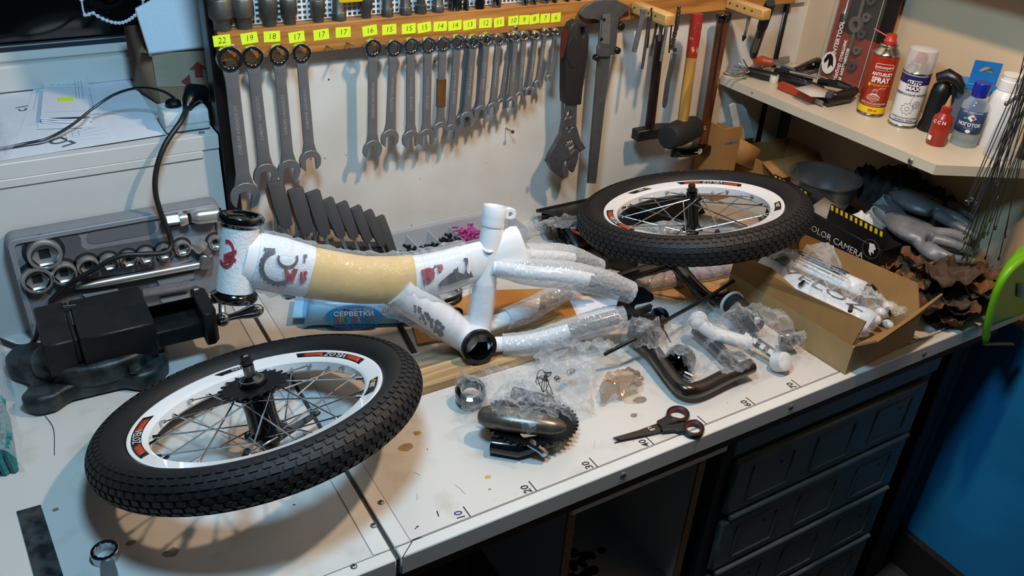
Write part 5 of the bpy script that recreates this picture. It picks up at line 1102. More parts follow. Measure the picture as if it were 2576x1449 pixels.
# empty crumpled bag with two barrel nuts
for i,(a,b) in enumerate((((1398,950),(1406,957)),((1428,940),(1444,931)))):
    A,B=onz(*a,.03),onz(*b,.03); t=thing('barrel_nut','%s chrome barrel nut lying in the crumpled bag'%('short upright' if i==0 else 'longer tilted'),'nut',A); obj('barrel',G().tube([A,A.lerp(B,.2),A.lerp(B,.85),B],[.0042,.005,.005,.0035],12),chrome,t,world=True)
bagthing('crumpled_bag','empty crumpled clear bag spread between the crank bag and the planks',[(1335,945),(1355,885),(1420,862),(1520,862),(1580,885),(1545,930),(1510,960),(1480,1010),(1500,1040),(1480,1068),(1455,1040),(1450,1000),(1400,985)],.003,[blob(1420,905,.030,.05),blob(1490,900,.034,.05),blob(1460,950,.026,.04),blob(1470,1040,.018,.02)],[],bag2,wr=.014,seed=11,res=.0032)
bagthing('oily_paper','brown oiled film scrap on the bench beside the handlebar bag',[(1500,1000),(1520,965),(1555,945),(1600,940),(1625,965),(1615,995),(1560,1012),(1510,1025)],.002,[blob(1535,960,.020,.025),blob(1585,965,.014,.03)],[],brown_film,wr=.008,seed=14,res=.003)
# ---------------------------------------------------------------- handlebar in a clear bag
hb=[]
P=bez([onz(u,v,z) for u,v,z in((1590,838,.03),(1640,880,.028),(1690,948,.022),(1722,980,.02),(1760,978,.02),(1830,945,.02),(1890,920,.024))],8)
hb.append(('handlebar',G().tube(P,.0125,14),mat('bar_grey','3f3a37',.25,.8,coat=.4)))
hb.append(('foam_tube',G().tube(bez([onz(1752,805,.045),onz(1790,835,.04),onz(1850,855,.035),onz(1885,862,.03)],6),.0115,12),mat('foam_white','d8d8d8',.6,bump=(200,.3))))
hb.append(('foam_end',G().sph(onz(1757,806,.048),.016),mat('foam_white','d8d8d8')))
hb.append(('dark_stem',G().tube([onz(1750,830,.02),onz(1800,870,.02),onz(1860,935,.018)],[.010,.012,.010],12),blk_g))
B_=onz(1712,905,.026); hb.append(('bell_dome',G().lathe([(.0001,.021),(.012,.0195),(.021,.013),(.0245,.004),(.0245,0),(.021,-.002)],TR(B_.x,B_.y,B_.z,0,.35,-.3),n=28),mat('bell_dark_chrome','2b2a2b',.08,1)))
hb.append(('bell_base',G().cyl((B_.x,B_.y,.004),(B_.x,B_.y,.022),.015,n=18),blk))
hb.append(('bell_lever',G().tube([onz(1672,830,.06),onz(1688,862,.045)],.002,6),chrome))
B2=onz(1625,825,.03); hb.append(('black_housing',G().sph(B2,.030,(1.1,.9,.8),18,10),blk))
hb.append(('reflector',G().lathe([(.0001,.006),(.014,.003),(.017,-.004),(.0001,-.005)],TR(onz(1662,795,.03).x,onz(1662,795,.03).y,.032,0,.5),n=18),mat('blue_chrome','31456b',.06,1)))
for a,b in(((1735,925),(1742,940)),((1722,938),(1742,948))): hb.append(('clamp_bolt',G().cyl(onz(*a,.016),onz(*b,.014),.0055,n=12),chrome))
def strap(a,b,z0,z1,w,n):
    A,B=onz(*a,z0),onz(*b,z1); X=(B-A); L=X.length; mx=fr(A,X,(0,1,.4)); out=[('strap',G().bb(-.006,L+.006,-w/2,w/2,-.003,.003,mx),blk)]
    for k in range(n): c=L*(k+.5)/n; out.append(('white_square',G().bb(c-.0042,c+.0042,-.0042,.0042,.003,.0042,mx),dec_w))
    return out
A,B=onz(1850,770,.035),onz(1900,815,.035)
hb+= [('grip_tube',G().tube([A-(B-A)*.15,A,B,B+(B-A)*.1],[.020,.020,.018,.014],18),blk_r),('grip_flange',G().tube([A-(B-A)*.22,A-(B-A)*.14],.023,20),dec_w)]
for f_ in(.25,.85): p=A.lerp(B,f_)+V((-.006,-.014,.012)); hb.append(('white_square',G().box((p.x,p.y,p.z),(.009,.006,.009),None),dec_w))
hb+=strap((1870,838),(1950,893),.03,.022,.016,4)
W_=onz(1965,915,.016); hb+=[('bar_end_cap',G().lathe([(.0001,.011),(.012,.0105),(.0155,.008),(.0165,-.006),(.0165,-.011),(.0001,-.011)],TR(W_.x,W_.y,.020,.3,.9,-.3),n=24),mat('cap_white','dcdcdc',.4))]
K_=onz(1985,852,.028); hb+=[('black_knob',G().tube([K_+V((-.012,.01,0)),K_,K_+V((.014,-.006,.004))],[.012,.0165,.012],16),blk_g)]
hp_=[(1545,868),(1562,912),(1640,962),(1722,1004),(1800,994),(1880,975),(1960,950),(2010,925),(2032,880),(2028,830),(1985,775),(1930,748),(1860,742),(1780,765),(1680,775),(1610,790),(1565,825)]
bg=[(p.x,p.y,p.z+.019,.026) for p in P[::4]]+[blob(1645,885,.046,.035),blob(1690,945,.038,.035),blob(1740,982,.036,.035),blob(1830,945,.036,.04),blob(1712,900,.058,.035),blob(1757,806,.068,.03),blob(1820,850,.055,.04),blob(1875,795,.066,.045),blob(1910,865,.045,.05),blob(1962,912,.045,.03),blob(1985,855,.05,.04),blob(1625,825,.060,.04),blob(1940,800,.065,.05)]
bagthing('handlebar_bag','clear bag of handlebar, bell, strap and white cap near the carton',hp_,.003,bg,hb,wr=.010,seed=21,res=.0036)
# ---------------------------------------------------------------- scissors
sc=thing('scissors','scissors with black handles and dark red rings on the bench edge','scissors',onz(1660,1085))
def cs_(*a): return [(1000+x/2.8467,940+y/2.8467) for x,y in a]
bs=mat('scissor_blade','4f4a47',.3,.9)
obj('blade',ztr(cs_((1538,463),(1560,456),(1720,410),(1850,362),(1895,370),(1880,425),(1800,440),(1600,480)),.0026,.0014),bs,sc,bevel=.0003,world=True)
obj('blade',ztr(cs_((1548,500),(1580,478),(1720,440),(1860,395),(1900,400),(1885,430),(1740,462),(1600,490)),.0008,.0014),bs,sc,bevel=.0003,world=True)
p=onz(*cs_((1817,398))[0],.004); pv=obj('pivot_screw',G().lathe([(.0058,0),(.0055,.0018),(.0001,.0024)],TR(p.x,p.y,.004),n=16),chrome,sc,world=True)
obj('slot',G().box((p.x,p.y,.0064),(.009,.0012,.0004),None),ink,pv,world=True)
def ringpts(cx,cy,rx,ry,rot,n=28): return cs_(*[(cx+rx*math.cos(t)*math.cos(rot)-ry*math.sin(t)*math.sin(rot),cy+rx*math.cos(t)*math.sin(rot)+ry*math.sin(t)*math.cos(rot)) for t in [2*PI*i/n for i in range(n)]])
sm=mat('scissor_black','151416',.45); srd=mat('scissor_red','5e1712',.5)
for cx,cy,rx,ry,rot,arm in((2008,292,84,56,.12,[(1850,358),(1885,342),(1925,318),(1940,345),(1930,375),(2000,352),(2090,330),(2060,350),(1960,380),(1880,400)]),(2120,395,78,58,.15,[(1880,388),(1960,385),(2050,365),(2060,400),(2075,440),(2030,440),(1985,425),(1890,435)])):
    o_=ringpts(cx,cy,rx,ry,rot); i_=ringpts(cx,cy,rx*.80,ry*.74,rot); i2=ringpts(cx,cy,rx*.68,ry*.60,rot)
    f_=lambda L_:[(onz(u,v,.006).x,onz(u,v,.006).y) for u,v in L_]
    h=obj('handle_ring',G().ring(f_(o_),f_(i_),.0004,.0095),sm,sc,bevel=.0015,world=True)
    obj('red_inlay',G().ring(f_(i_),f_(i2),.0012,.0088),srd,h,bevel=.001,world=True)
    obj('handle_arm',ztr(cs_(*arm[:3]+arm[-3:]) if cy<300 else cs_(*arm),.0012,.007),sm,sc,bevel=.0015,world=True)
# ---------------------------------------------------------------- carton of parts
F=V((.79,-.011,.0006)); XR=V((.184,.012,0)).normalized(); XL=V((-.012,.184,0)).normalized(); mk=fr(F,XR,XL); w_,d_,h_=.184,.268,.056
kc=thing('parts_carton','open cardboard carton of bagged parts at the bench front edge','carton',mk)
kcard=mat('box_card_pale','a8895a',.75,noise=(25,.12)); kin=mat('box_card_inner','8f6a3a',.8,noise=(25,.12))
obj('bottom',G().bb(0,w_,0,d_,.0008,.004),kcard,kc)
for n_,b_ in(('side_panel',(0,.004,0,d_)),('side_panel',(w_-.004,w_,0,d_)),('end_panel',(.0042,w_-.0042,0,.004)),('end_panel',(.0042,w_-.0042,d_-.004,d_))): obj(n_,G().bb(*b_,.0042,h_),kcard,kc)
def flap(name,pts,m): obj(name,G().add(pts,[tuple(range(len(pts)))]),m,kc,solid=.0035,smooth=0)
flap('side_flap',[(.002,.004,h_),(.002,d_,h_),(.004,d_,h_+.038),(.010,d_*.72,h_+.045),(.006,d_*.5,h_+.036),(.012,.0,h_+.046)],kin)
flap('side_flap',[(w_-.002,.0,h_),(w_-.002,d_,h_),(w_+.010,d_,h_+.030),(w_+.014,.03,h_+.046)],kin)
flap('end_flap',[(.004,.002,h_),(w_-.004,.002,h_),(w_+.02,-.012,h_+.046),(w_*.6,-.022,h_+.036),(.01,-.028,h_+.026)],kin)
flap('end_flap',[(.004,d_-.002,h_),(w_-.004,d_-.002,h_),(w_-.01,d_+.01,h_+.045),(.01,d_+.01,h_+.045)],kin)
# bag inside
bt=thing('fender_bag','clear bag of white mudguards and chrome bits inside the carton','bag',mk@V((w_/2,d_/2,.005)))
wt=mat('mudguard_white','d5dde6',.35)
A,B=mk@V((.050,.245,.085)),mk@V((.105,.035,.062)); X=(B-A).normalized(); mg=fr(A,X,(-X).cross(V((0,0,1))))
gl=(B-A).length
def arc(L,r,n=14,a0=-1.1,a1=1.1): return lambda a,b:mg@V((L*a,r*math.sin(a0+(a1-a0)*b),r*math.cos(a0+(a1-a0)*b)-r))
mgd=obj('white_mudguard',G().grid(arc(gl,.034),10,14),wt,bt,world=True,solid=.002)
text('print','VELOZ',.034,ink,bt,mg@TR(gl*.55,0.0,.0012)@Matrix.Rotation(0,4,'Z'),world=True,sx=1.5,ext=.0002)
A2,B2_=mk@V((.10,.255,.092)),mk@V((.15,.10,.080)); X2=(B2_-A2).normalized(); m2_=fr(A2,X2,(-X2).cross(V((0,0,1))))
obj('white_mudguard',G().grid(lambda a,b:m2_@V((.17*a,.026*math.sin(-1.1+2.2*b),.026*math.cos(-1.1+2.2*b)-.026)),8,12),wt,bt,world=True,solid=.002)
for k in range(3): obj('chrome_stay',G().tube([mk@V((.085+.01*k,.24-.01*k,.10)),mk@V((.115+.008*k,.12,.094))],.0018,6),chrome,bt,world=True)
obj('black_bracket',G().bb(.062,.082,.205,.225,.086,.096,mk),ink,bt,world=True)
rr=random.Random(5)
for k in range(9): p=mk@V((.11+rr.random()*.06,.015+rr.random()*.05,.02+rr.random()*.035)); obj('white_bolt_cap',G().sph(p,.009,(1,1.2,.8),10,6),mat('cap_white','dcdcdc'),bt,world=True)
for k in range(12):
    p=mk@V((.045+rr.random()*.12,.02+rr.random()*.18,.050+rr.random()*.03)); a=rr.random()*3; obj('dark_bit',G().tube([p,p+V((.012*math.cos(a),.012*math.sin(a),.004))],.004,6),blk_g if k%3 else chrome,bt,world=True)
lo=[(mk@V((a,b,0))) for a,b in((.012,.015),(w_-.012,.015),(w_-.012,d_-.02),(.02,d_-.02))]
def bl_(a,b,t_,r_): p=mk@V((a,b,0)); return (p.x,p.y,t_,r_)
obj('film',drape([(p.x,p.y) for p in lo],[bl_(.06,.20,.098,.05),bl_(.085,.13,.085,.06),bl_(.11,.06,.078,.06),bl_(.13,.18,.102,.05),bl_(.14,.04,.062,.05)],.0034,.010,31,base=.04),film('bright_bag',haze=.12,edge=.5,bump=(80,.9),rough=.12),bt,world=True,smooth=18)
# ================================================================ shelf on the right wall
ZH=.262
sh=thing('wall_shelf','white laminated shelf with a cut corner on the right wall','shelf',(1.2,.4,ZH-.02))
poly=[(1.078,YW-.008),(1.097,.134),(1.25,.05),(XW-.001,.05),(XW-.001,YW-.008)]
shm_=mat('shelf_cream','cbbfa9',.4,noise=(12,.06)); obj('board',G().prism(poly,ZH-.018,ZH),shm_,sh,world=True)
ed=[V((1.078,YW-.008,0)),V((1.097,.134,0)),V((1.25,.05,0)),V((XW-.001,.05,0))]
for a,b in zip(ed[:-1],ed[1:]):
    X=(b-a); n=V((X.y,-X.x,0)).normalized()*-1; n=n if n.x<0 or n.y<0 else -n; mx=fr((a.x,a.y,ZH-.018),X,n)
    obj('edge_band',G().bb(0,X.length,.0002,.002,-.0185,.0005,mx) if mx.col[2].z<0 else G().bb(0,X.length,.0002,.002,-.0005,.0185,mx),shm_,sh,world=True)
for u,v in((1898,221),(2300,380)):
    p=onx(u,v,1.084 if v<300 else 1.0905); screw(sh,(p.x-.0025,p.y,ZH-.009),(-1,0,0),.0055)
up=thing('shadow_ledge','unseen white ledge added on the right wall for its shadow line','added ledge',(1.29,.3,.50)); obj('ledge_body',G().bb(1.219,XW-.001,-.6,YW-.014,.535,.59),white_lam,up,bevel=.001,world=True); obj('ledge_front',G().bb(1.215,1.2188,-.6,YW-.014,.537,.588),white_paint,up,world=True)  # unseen ledge, added so its edge shades the upper right wall
# ---------------- bottles
def base(u,v,z=ZH): return onz(u,v,z)
def upto(b,u,v): return ony(u,v,b.y).z-b.z
# direction from a point to the camera, flat
def facing(b): d=CP-b; return math.atan2(d.y,d.x)+PI/2   # rotation so that local -y looks at the camera
def stand(name,label,cat,b,rot=0): return thing(name,label,cat,TR(b.x,b.y,b.z,facing(b)+rot))
def wrapt(t,s,size,m,z,r,ang=0,**k): return text('print',s,size,m,t,Matrix.Rotation(ang,4,'Z')@Matrix.Translation((0,-r,z))@Matrix.Rotation(PI/2,4,'X'),wrap=r,**k)
def clipx(P,x,keep):
    o=[]
    for i in range(len(P)):
        a,b=P[i-1],P[i]; ia,ib=(a[0]-x)*keep>=0,(b[0]-x)*keep>=0
        if ia!=ib: t_=(x-a[0])/(b[0]-a[0]); o.append((x,a[1]+(b[1]-a[1])*t_))
        if ib: o.append(b)
    return o
def wrapshape(t,name,pts,m,r,ang=0,lift=.0004):
    """printed patch bent round the bottle, cut into narrow strips so that it follows the curve"""
    g=G(); R_=Matrix.Rotation(ang,4,'Z'); x0=min(p[0] for p in pts); x1=max(p[0] for p in pts); n=max(1,int((x1-x0)/.0022))
    for k in range(n):
        q=clipx(clipx(pts,x0+(x1-x0)*k/n,1),x0+(x1-x0)*(k+1)/n,-1)
        if len(q)>2: g.add([V(((r+lift)*math.sin(x/r),-(r+lift)*math.cos(x/r),z)) for x,z in q],[tuple(range(len(q)))],R_)
    return obj(name,g,m,t,smooth=0)
tin=mat('tin_metal','b9b4a6',.22,1); canred=mat('can_red','a3260f',.3,coat=.3); canyel=mat('can_yellow','e0c41a',.35); canwh=mat('can_white','e2e1dd',.3,coat=.3); prw=mat('print_white2','e6dfd6',.5); pry=mat('print_yellow','dcae1e',.5); prd=mat('print_dark','2b3040',.5); navy=mat('can_navy','20205e',.35)
def can(label,b,r,h,body,top):
    t=stand('spray_can',label,'spray can',b)
    obj('body',G().lathe([(r*.94,.003),(r,.006),(r,h),(r*.94,h+.001)],n=40),body,t); obj('bottom_rim',G().lathe([(r*.90,0),(r*1.02,.001),(r*1.02,.004),(r*.98,.0055)],n=40),tin,t)
    obj('shoulder',G().lathe([(r*.98,h+.0005),(r*1.03,h+.002),(r*1.03,h+.004),(r*.95,h+.007),(r*.72,h+.014),(r*.62,h+.016),(r*.64,h+.018),(r*.66,h+.020),(r*.60,h+.022),(r*.3,h+.022)],n=40),tin,t)
    return t
b=base(2188,284); r=.0262; h=.118
t=can('red and yellow anti rust spray can with red nozzle on the shelf',b,r,h,canred,None)
obj('yellow_band',G().lathe([(r*1.003,.007),(r*1.006,.008),(r*1.006,.019),(r*1.003,.020)],n=40),canyel,t)
nz=obj('nozzle',G().lathe([(.0115,h+.0225),(.0125,h+.028),(.0105,h+.030),(.0095,h+.040),(.0001,h+.041)],n=20),red_p,t); obj('straw',G().tube([(-.008,-.004,h+.036),(-.035,.004,h+.044)],.0014,6),red_p,nz)
wrapshape(t,'name_plate',rrect(.034,.0125,.004,3) and [(x+.004,z+.100) for x,z in rrect(.036,.013,.004,3)],prw,r+.0002); wrapshape(t,'name_field',[(x+.004,z+.100) for x,z in rrect(.0342,.0112,.0035,3)],canred,r+.0005)
wrapt(t,'autoexpert',.0075,prw,.100,r+.0012,ang=.15,bold=.0001); wrapt(t,'ANTI-RUST',.0095,prw,.0855,r+.0006,ang=.12,bold=.0003,sx=.85); wrapt(t,'SPRAY',.0145,prw,.0740,r+.0006,ang=.10,bold=.0005,sx=.85); wrapt(t,'Рідкий ключ',.0062,pry,.0645,r+.0006,ang=.16)
wrapshape(t,'oil_drop',[(-.0165+.0030*math.cos(q)*(1 if math.sin(q)<0 else 1-.75*math.sin(q)),.063+.0032*math.sin(q)*(1 if math.sin(q)<0 else 1.7)) for q in [2*PI*i/16 for i in range(16)]],pry,r)
def wl3(t,pts,m,r,w=.0004):
    P=[V(((r+.0005)*math.sin(x/r),-(r+.0005)*math.cos(x/r),z)) for x,z in pts]; obj('line_art',G().tube(P,w,4),m,t)
for k in range(3): wl3(t,[(-.002+(.012-.0025*k)*math.cos(q),.040+.002*k+(.0045-.0009*k)*math.sin(q)) for q in [2*PI*i/20 for i in range(21)]],prw,r)
wl3(t,[(-.014,.040),(-.014,.036),(-.002,.031),(.010,.036)],prw,r); wl3(t,[(-.006,.044),(-.006,.053),(.002,.054),(.002,.044)],prw,r); wl3(t,[(-.006,.053),(-.002,.056),(.002,.054)],prw,r); wl3(t,[(.003,.056),(.010,.060),(.012,.057),(.016,.060)],prw,r)
wrapt(t,'ПЕРЕГОРІЛІ ДЕМОНТАЖ',.0042,prw,.0270,r+.0006,shear=.2); wrapt(t,'проникаюча рідина',.0035,pry,.0235,r+.0006); wrapt(t,'200 ml',.0060,red_p,.0135,r*1.006+.0005,ang=.1,bold=.0002)
b=base(2268,312); r=.0262; h=.102
t=can('white and navy grease spray can with clear cap on the shelf',b,r,h,canwh,None)
obj('navy_band',G().lathe([(r*1.003,h-.016),(r*1.006,h-.0155),(r*1.006,h-.0005),(r*1.003,h)],n=40),navy,t); obj('thin_band',G().lathe([(r*1.003,.011),(r*1.005,.0115),(r*1.005,.0125),(r*1.003,.013)],n=40),navy,t)
obj('nozzle',G().lathe([(.010,h+.0225),(.0115,h+.028),(.0085,h+.038),(.0001,h+.039)],n=16),red_p,t)
obj('clear_cap',G().shell([(r*1.0,h+.004),(r*1.0,h+.038),(r*.96,h+.046),(r*.80,h+.049),(.0004,h+.0495)],n=36),film('frosted_cap',(.85,.83,.82),haze=.42,edge=.4,bump=(20,.02),rough=.3),t)
wrapshape(t,'logo_field',[(x+.001,z+.0835) for x,z in rrect(.026,.021,.002,2)],prw,r+.0004); wrapshape(t,'logo_lower',[(x+.001,z+.0785) for x,z in rrect(.025,.0095,.0015,2)],navy,r+.0006)
wrapt(t,'AUTO',.0098,navy,.0888,r+.0014,bold=.0004,ang=.04); wrapt(t,'MAX',.0095,prw,.0785,r+.0014,bold=.0004,ang=.04,sx=1.2); wrapt(t,'УНІВЕРСАЛЬНЕ МАСТИЛО',.0056,prd,.0660,r+.0006,ang=.1,bold=.0001)
def gear(cx,cz,R_,n):
    pts=[]
    for i in range(n):
        for q_,o in((.80,-.3),(1,-.16),(1,.16),(.80,.3)): A_=2*PI*(i+o)/n; pts.append((cx+R_*q_*math.cos(A_),cz+R_*q_*math.sin(A_)))
    wl3(t,pts+[pts[0]],prd,r,.0003); wl3(t,[(cx+R_*.35*math.cos(q),cz+R_*.35*math.sin(q)) for q in [2*PI*i/12 for i in range(13)]],prd,r,.0003)
gear(.001,.039,.0115,9); gear(.0155,.048,.0068,9); wl3(t,[(.004,.050),(.005,.062)],prd,r,.0003)
wrapt(t,'УНИВЕРСАЛЬНАЯ СМАЗКА',.0038,prd,.0205,r+.0006); wrapt(t,'UNIVERSAL GREASE',.0042,prd,.0158,r+.0006)
# black trigger pump
b=base(2336,326); t=stand('pump_bottle','black bottle with trigger pump beside the white spray can','bottle',b)
obj('body',G().lathe([(.021,0),(.023,.002),(.0215,.01),(.019,.02),(.018,.075),(.016,.088),(.010,.094)],n=28),blk,t); obj('pump_head',G().tube([(-.012,0,.098),(.004,-.002,.108),(.020,-.006,.104),(.033,-.010,.092)],[.012,.014,.011,.007],12),blk,t); obj('trigger',G().tube([(.018,-.006,.096),(.022,-.010,.078),(.018,-.012,.062)],[.005,.004,.003],8),blk,t)
# red small bottle
b=base(2352,362); t=stand('oil_bottle','small red plastic oil bottle with white label text on the shelf edge','bottle',b); r=.0175
obj('body',G().lathe([(.0155,0),(r,.003),(r,.046),(.0165,.053),(.0095,.060),(.0088,.063),(.0092,.064),(.0092,.072),(.0065,.074)],n=30),mat('bottle_red','98220f',.35,coat=.2),t); obj('nozzle_tip',G().lathe([(.0055,.074),(.0045,.078),(.0016,.092),(.0008,.094)],n=14),mat('nozzle_tan','a8855e',.4),t)
wrapt(t,'C C N',.0085,prw,.046,r+.0006,ang=-.25,bold=.0003); wrapshape(t,'price_tag',[(-.019,.010),(-.010,.010),(-.010,.019),(-.019,.019)],prw,r)
# clear bottle with blue cap
b=base(2421,362); t=stand('nail_polish_remover','clear bottle with dark blue cap and blue label','bottle',b); r=.0235; gl_=film('clear_bottle',(.8,.85,.88),haze=.16,edge=.55,bump=(10,.02),rough=.05)
obj('body',G().shell([(.0004,.0008),(r*.93,.001),(r,.004),(r,.070),(r*.93,.080),(r*.6,.089),(.010,.093)],n=32),gl_,t); obj('liquid',G().lathe([(r*.9,.003),(r*.94,.006),(r*.94,.03),(.0002,.0302)],n=28),film('pale_liquid',(.75,.82,.8),haze=.18,edge=.2,bump=(5,.01)),t)
obj('cap',G().lathe([(.0125,.092),(.0135,.094),(.0150,.116),(.0140,.118),(.0001,.1185)],n=20),mat('cap_blue','14238f',.3),t)
labm=mat('label_blue','27466f',.45,noise=(60,.2)); lb2=G().grid(lambda a,c:V(((r+.0006)*math.sin(-1.3+2.6*a),-(r+.0006)*math.cos(-1.3+2.6*a),.028+.042*c)),16,4); obj('label',lb2,labm,t,solid=.0003)
wrapt(t,'НОГОТОК',.0085,prw,.0445,r+.0014,bold=.0003); wrapt(t,'CLASSIC',.0045,mat('label_pale','8fb0d0',.5),.0385,r+.0014); wrapt(t,'ДЛЯ ЗНЯТТЯ ЛАКУ',.0038,prw,.0672,r+.0014)
wrapshape(t,'label_diamond',[(.001,.0645),(.009,.0575),(.001,.0505),(-.007,.0575)],prw,r+.0008); wrapshape(t,'label_heart',[(-.001,.0595),(.004,.0600),(.007,.0585),(.004,.0540)],red_p,r+.0012); wrapshape(t,'label_leaf',[(-.014,.055),(-.010,.058),(-.006,.0555),(-.010,.053)],mat('leaf_green','7da72c',.5),r+.0008); wrapshape(t,'label_dot',[(.001+.0045*math.cos(q),.0325+.0035*math.sin(q)) for q in [2*PI*i/12 for i in range(12)]],prw,r+.0008)
# blue hanger box
b=V((1.288,.228,ZH)); rz=facing(b)+.15; t=thing('hanger_box','blue and grey box with a hanging tab behind the bottles','box',TR(b.x,b.y,b.z,rz)); bbx=mat('box_blue','1c6fb5',.35)
obj('lower_box',G().bb(-.03,.036,-.02,.022,0,.088),mat('box_grey_blue','5b6670',.5),t,bevel=.001); obj('blue_top',G().bb(-.031,.037,-.021,.023,.088,.100),bbx,t,bevel=.001); obj('blue_side',G().bb(.0,.0372,-.0215,.0225,.01,.0878),bbx,t)
tab=keyhole([(-.010,.100),(.037,.100),(.037,.138),(-.010,.138)],[[(.003,.118),(.012,.118),(.014,.123),(.020,.118),(.026,.118),(.026,.122),(.018,.128),(.010,.128),(.003,.122)]]); obj('hang_tab',G().prism(tab,0,.0016,Matrix(((1,0,0,0),(0,0,-1,.004),(0,1,0,0),(0,0,0,1)))),bbx,t)
obj('pale_band',G().bb(.012,.0376,-.022,-.0212,.073,.081),prw,t)
# white bottle and small clear cup, black item
b=V((1.286,.160,ZH)); t=stand('shampoo_bottle','tall white plastic bottle at the wall end of the shelf','bottle',b); obj('body',G().lathe([(.024,0),(.026,.003),(.026,.085),(.022,.098),(.017,.104)],n=30),canwh,t); obj('cap',G().lathe([(.0175,.104),(.0185,.105),(.0185,.122),(.0165,.124),(.0165,.130),(.0175,.131),(.0175,.134),(.0001,.135)],n=26),canwh,t)
b=V((1.240,.112,ZH)); t=stand('clear_jar','small empty clear jar at the cut corner of the shelf','jar',b); obj('wall',G().shell([(.0004,.001),(.021,.001),(.024,.004),(.020,.05),(.0155,.075),(.012,.088)],n=28),gl_,t); obj('rim',G().lathe([(.0115,.088),(.0125,.088),(.0125,.090),(.0115,.090)],n=24,closed=True),gl_,t)
b=V((1.284,.085,ZH)); t=stand('black_speaker','black box shaped item at the very end of the shelf','box',b); obj('case',G().bb(-.014,.02,-.014,.014,0.0005,.085),blk,t,bevel=.003); obj('front_panel',G().bb(-.010,.016,-.0152,-.0142,.01,.075),blk_r,t)
# ---------------- blister pack
c=[onx(2063,186,1.285),onx(2172,222,1.285)]; X=(c[1]-c[0]); X.z=0; up_=V((.03,0,1)); mi=fr((c[0].x,c[0].y,ZH),X,up_); Wd=X.length+.028
t=thing('blister_pack','red blister pack of taps and dies leaning on the wall','blister pack',mi); hI=.26
obj('card',G().bb(0,Wd,0,hI,-.004,0),mat('pack_red','8e2a12',.4),t,bevel=.001); obj('shade_field',G().bb(Wd*.2,Wd*1.0,hI*.42,hI,.0001,.0006),mat('pack_black','120d0c',.4),t)  # black field paints in the shade over the top of the pack
obj('blister',G().bb(.006,Wd-.03,.006,hI-.01,.0007,.014),film('blister_clear',(.8,.78,.74),haze=.015,edge=.16,bump=(15,.05),rough=.06),t,bevel=.003)
lm=mat('frosted_tool','8d867b',.3,.7)
obj('blister_edge',G().ring([(x+(Wd-.024)/2,y+hI/2) for x,y in rrect(Wd-.036,hI-.016,.004,2)],[(x+(Wd-.024)/2,y+hI/2) for x,y in rrect(Wd-.038,hI-.018,.004,2)],.0142,.0147),mat('edge_white','cfc7bb',.4),t)
wr_=obj('tap_wrench',G().tube([(.026,.10,.006),(.026,.118,.006),(.026,.124,.006),(.026,.150,.006),(.026,.156,.006),(.026,.25,.006)],[.002,.0032,.0075,.0075,.0032,.003],12),lm,t); obj('jaw_slot',G().bb(.0225,.0295,.128,.147,.0132,.0138),ink,wr_)
ds=obj('die_stock',G().tube([(.062,.05,.005),(.062,.118,.005)],.0042,10),lm,t); obj('die_ring',G().ring(circ(.0165,24,.062,.133),circ(.0072,24,.062,.133),.003,.011),lm,ds); obj('stock_bar',G().tube([(.062,.149,.005),(.062,.25,.005)],.0042,10),lm,ds)
for k in range(5): obj('die',G().lathe([(.0035,-.003),(.0095,-.003),(.0095,.003),(.0035,.003)],TR(.081,.050+.034*k,.006),n=18,closed=True),lm if k%2 else steel_d,t)
obj('logo_disc',G().prism([(.026+.0185*math.cos(q),.042+.0235*math.sin(q)) for q in [2*PI*i/32 for i in range(32)]],.0148,.0152),prw,t); obj('logo_tooth',G().prism([(.018,.058),(.026,.062),(.034,.056),(.040,.036),(.034,.040),(.027,.030),(.024,.050),(.016,.038),(.012,.044)],.0153,.0156),mat('pack_black','120d0c'),t)
R90=Matrix.Rotation(PI/2,4,'Z')
text('print','INTERTOOL',.0145,prw,t,TR(.034,.098,.0158)@R90,bold=.0004,sx=.9); text('print','Набор плашек',.0125,prw,t,TR(.054,.055,.0158)@R90,bold=.0003); text('print','и метчиков',.0125,prw,t,TR(.0655,.05,.0158)@R90,bold=.0003)
# ---------------- small tools on the shelf
def S(u,v,dz=.0): return onz(u,v,ZH+dz)
def tool(name,label,cat,px,rs,m,zs=None,n=10,flat=1): 
    P=[S(u,v,(zs[i] if zs else max(rs)+.0005)) for i,(u,v) in enumerate(px)]; t=thing(name,label,cat,(P[0].x,P[0].y,ZH)); obj('body',G().tube(P,rs,n,flat=flat,hint=(0,0,1)),m,t,world=True); return t,P
t,P=tool('folding_hex_set','fanned folding hex key set at the shelf end near the corner','hex key set',[(1880,178),(1920,188),(1955,195)],[.009,.011,.009],blk)
for k,(u,v) in enumerate(((1850,152),(1846,165),(1858,178),(1850,190),(1838,178),(1870,150))): obj('hex_blade',G().cyl(S(1885,180,.010+.003*k),S(u,v,.022+.006*(k%3)),.0018,n=6),chrome,t,world=True)
t,P=tool('chrome_spanner','chrome ring spanner hanging over the shelf end','spanner',[(1812,168),(1828,184),(1850,190),(1880,186)],[.003,.004,.004,.003],chrome,flat=.6)
t,P=tool('pliers','black gripped pliers lying among the shelf tools','pliers',[(1945,190),(1990,205),(2035,215),(2070,225)],[.008,.0105,.010,.007],blk)
obj('second_grip',G().tube([S(1950,178,.016),S(2000,190,.018),S(2045,200,.016)],[.007,.010,.008],10),blk,t,world=True)
for k in range(4): obj('grip_ridge',G().lathe([(.0112,-.0008),(.0118,0),(.0112,.0008)],fr(S(1985+11*k,203+3*k,.011),(0,0,1),(0,1,0))@Matrix.Rotation(0,4,'X'),n=12),steel_d,t,world=True)
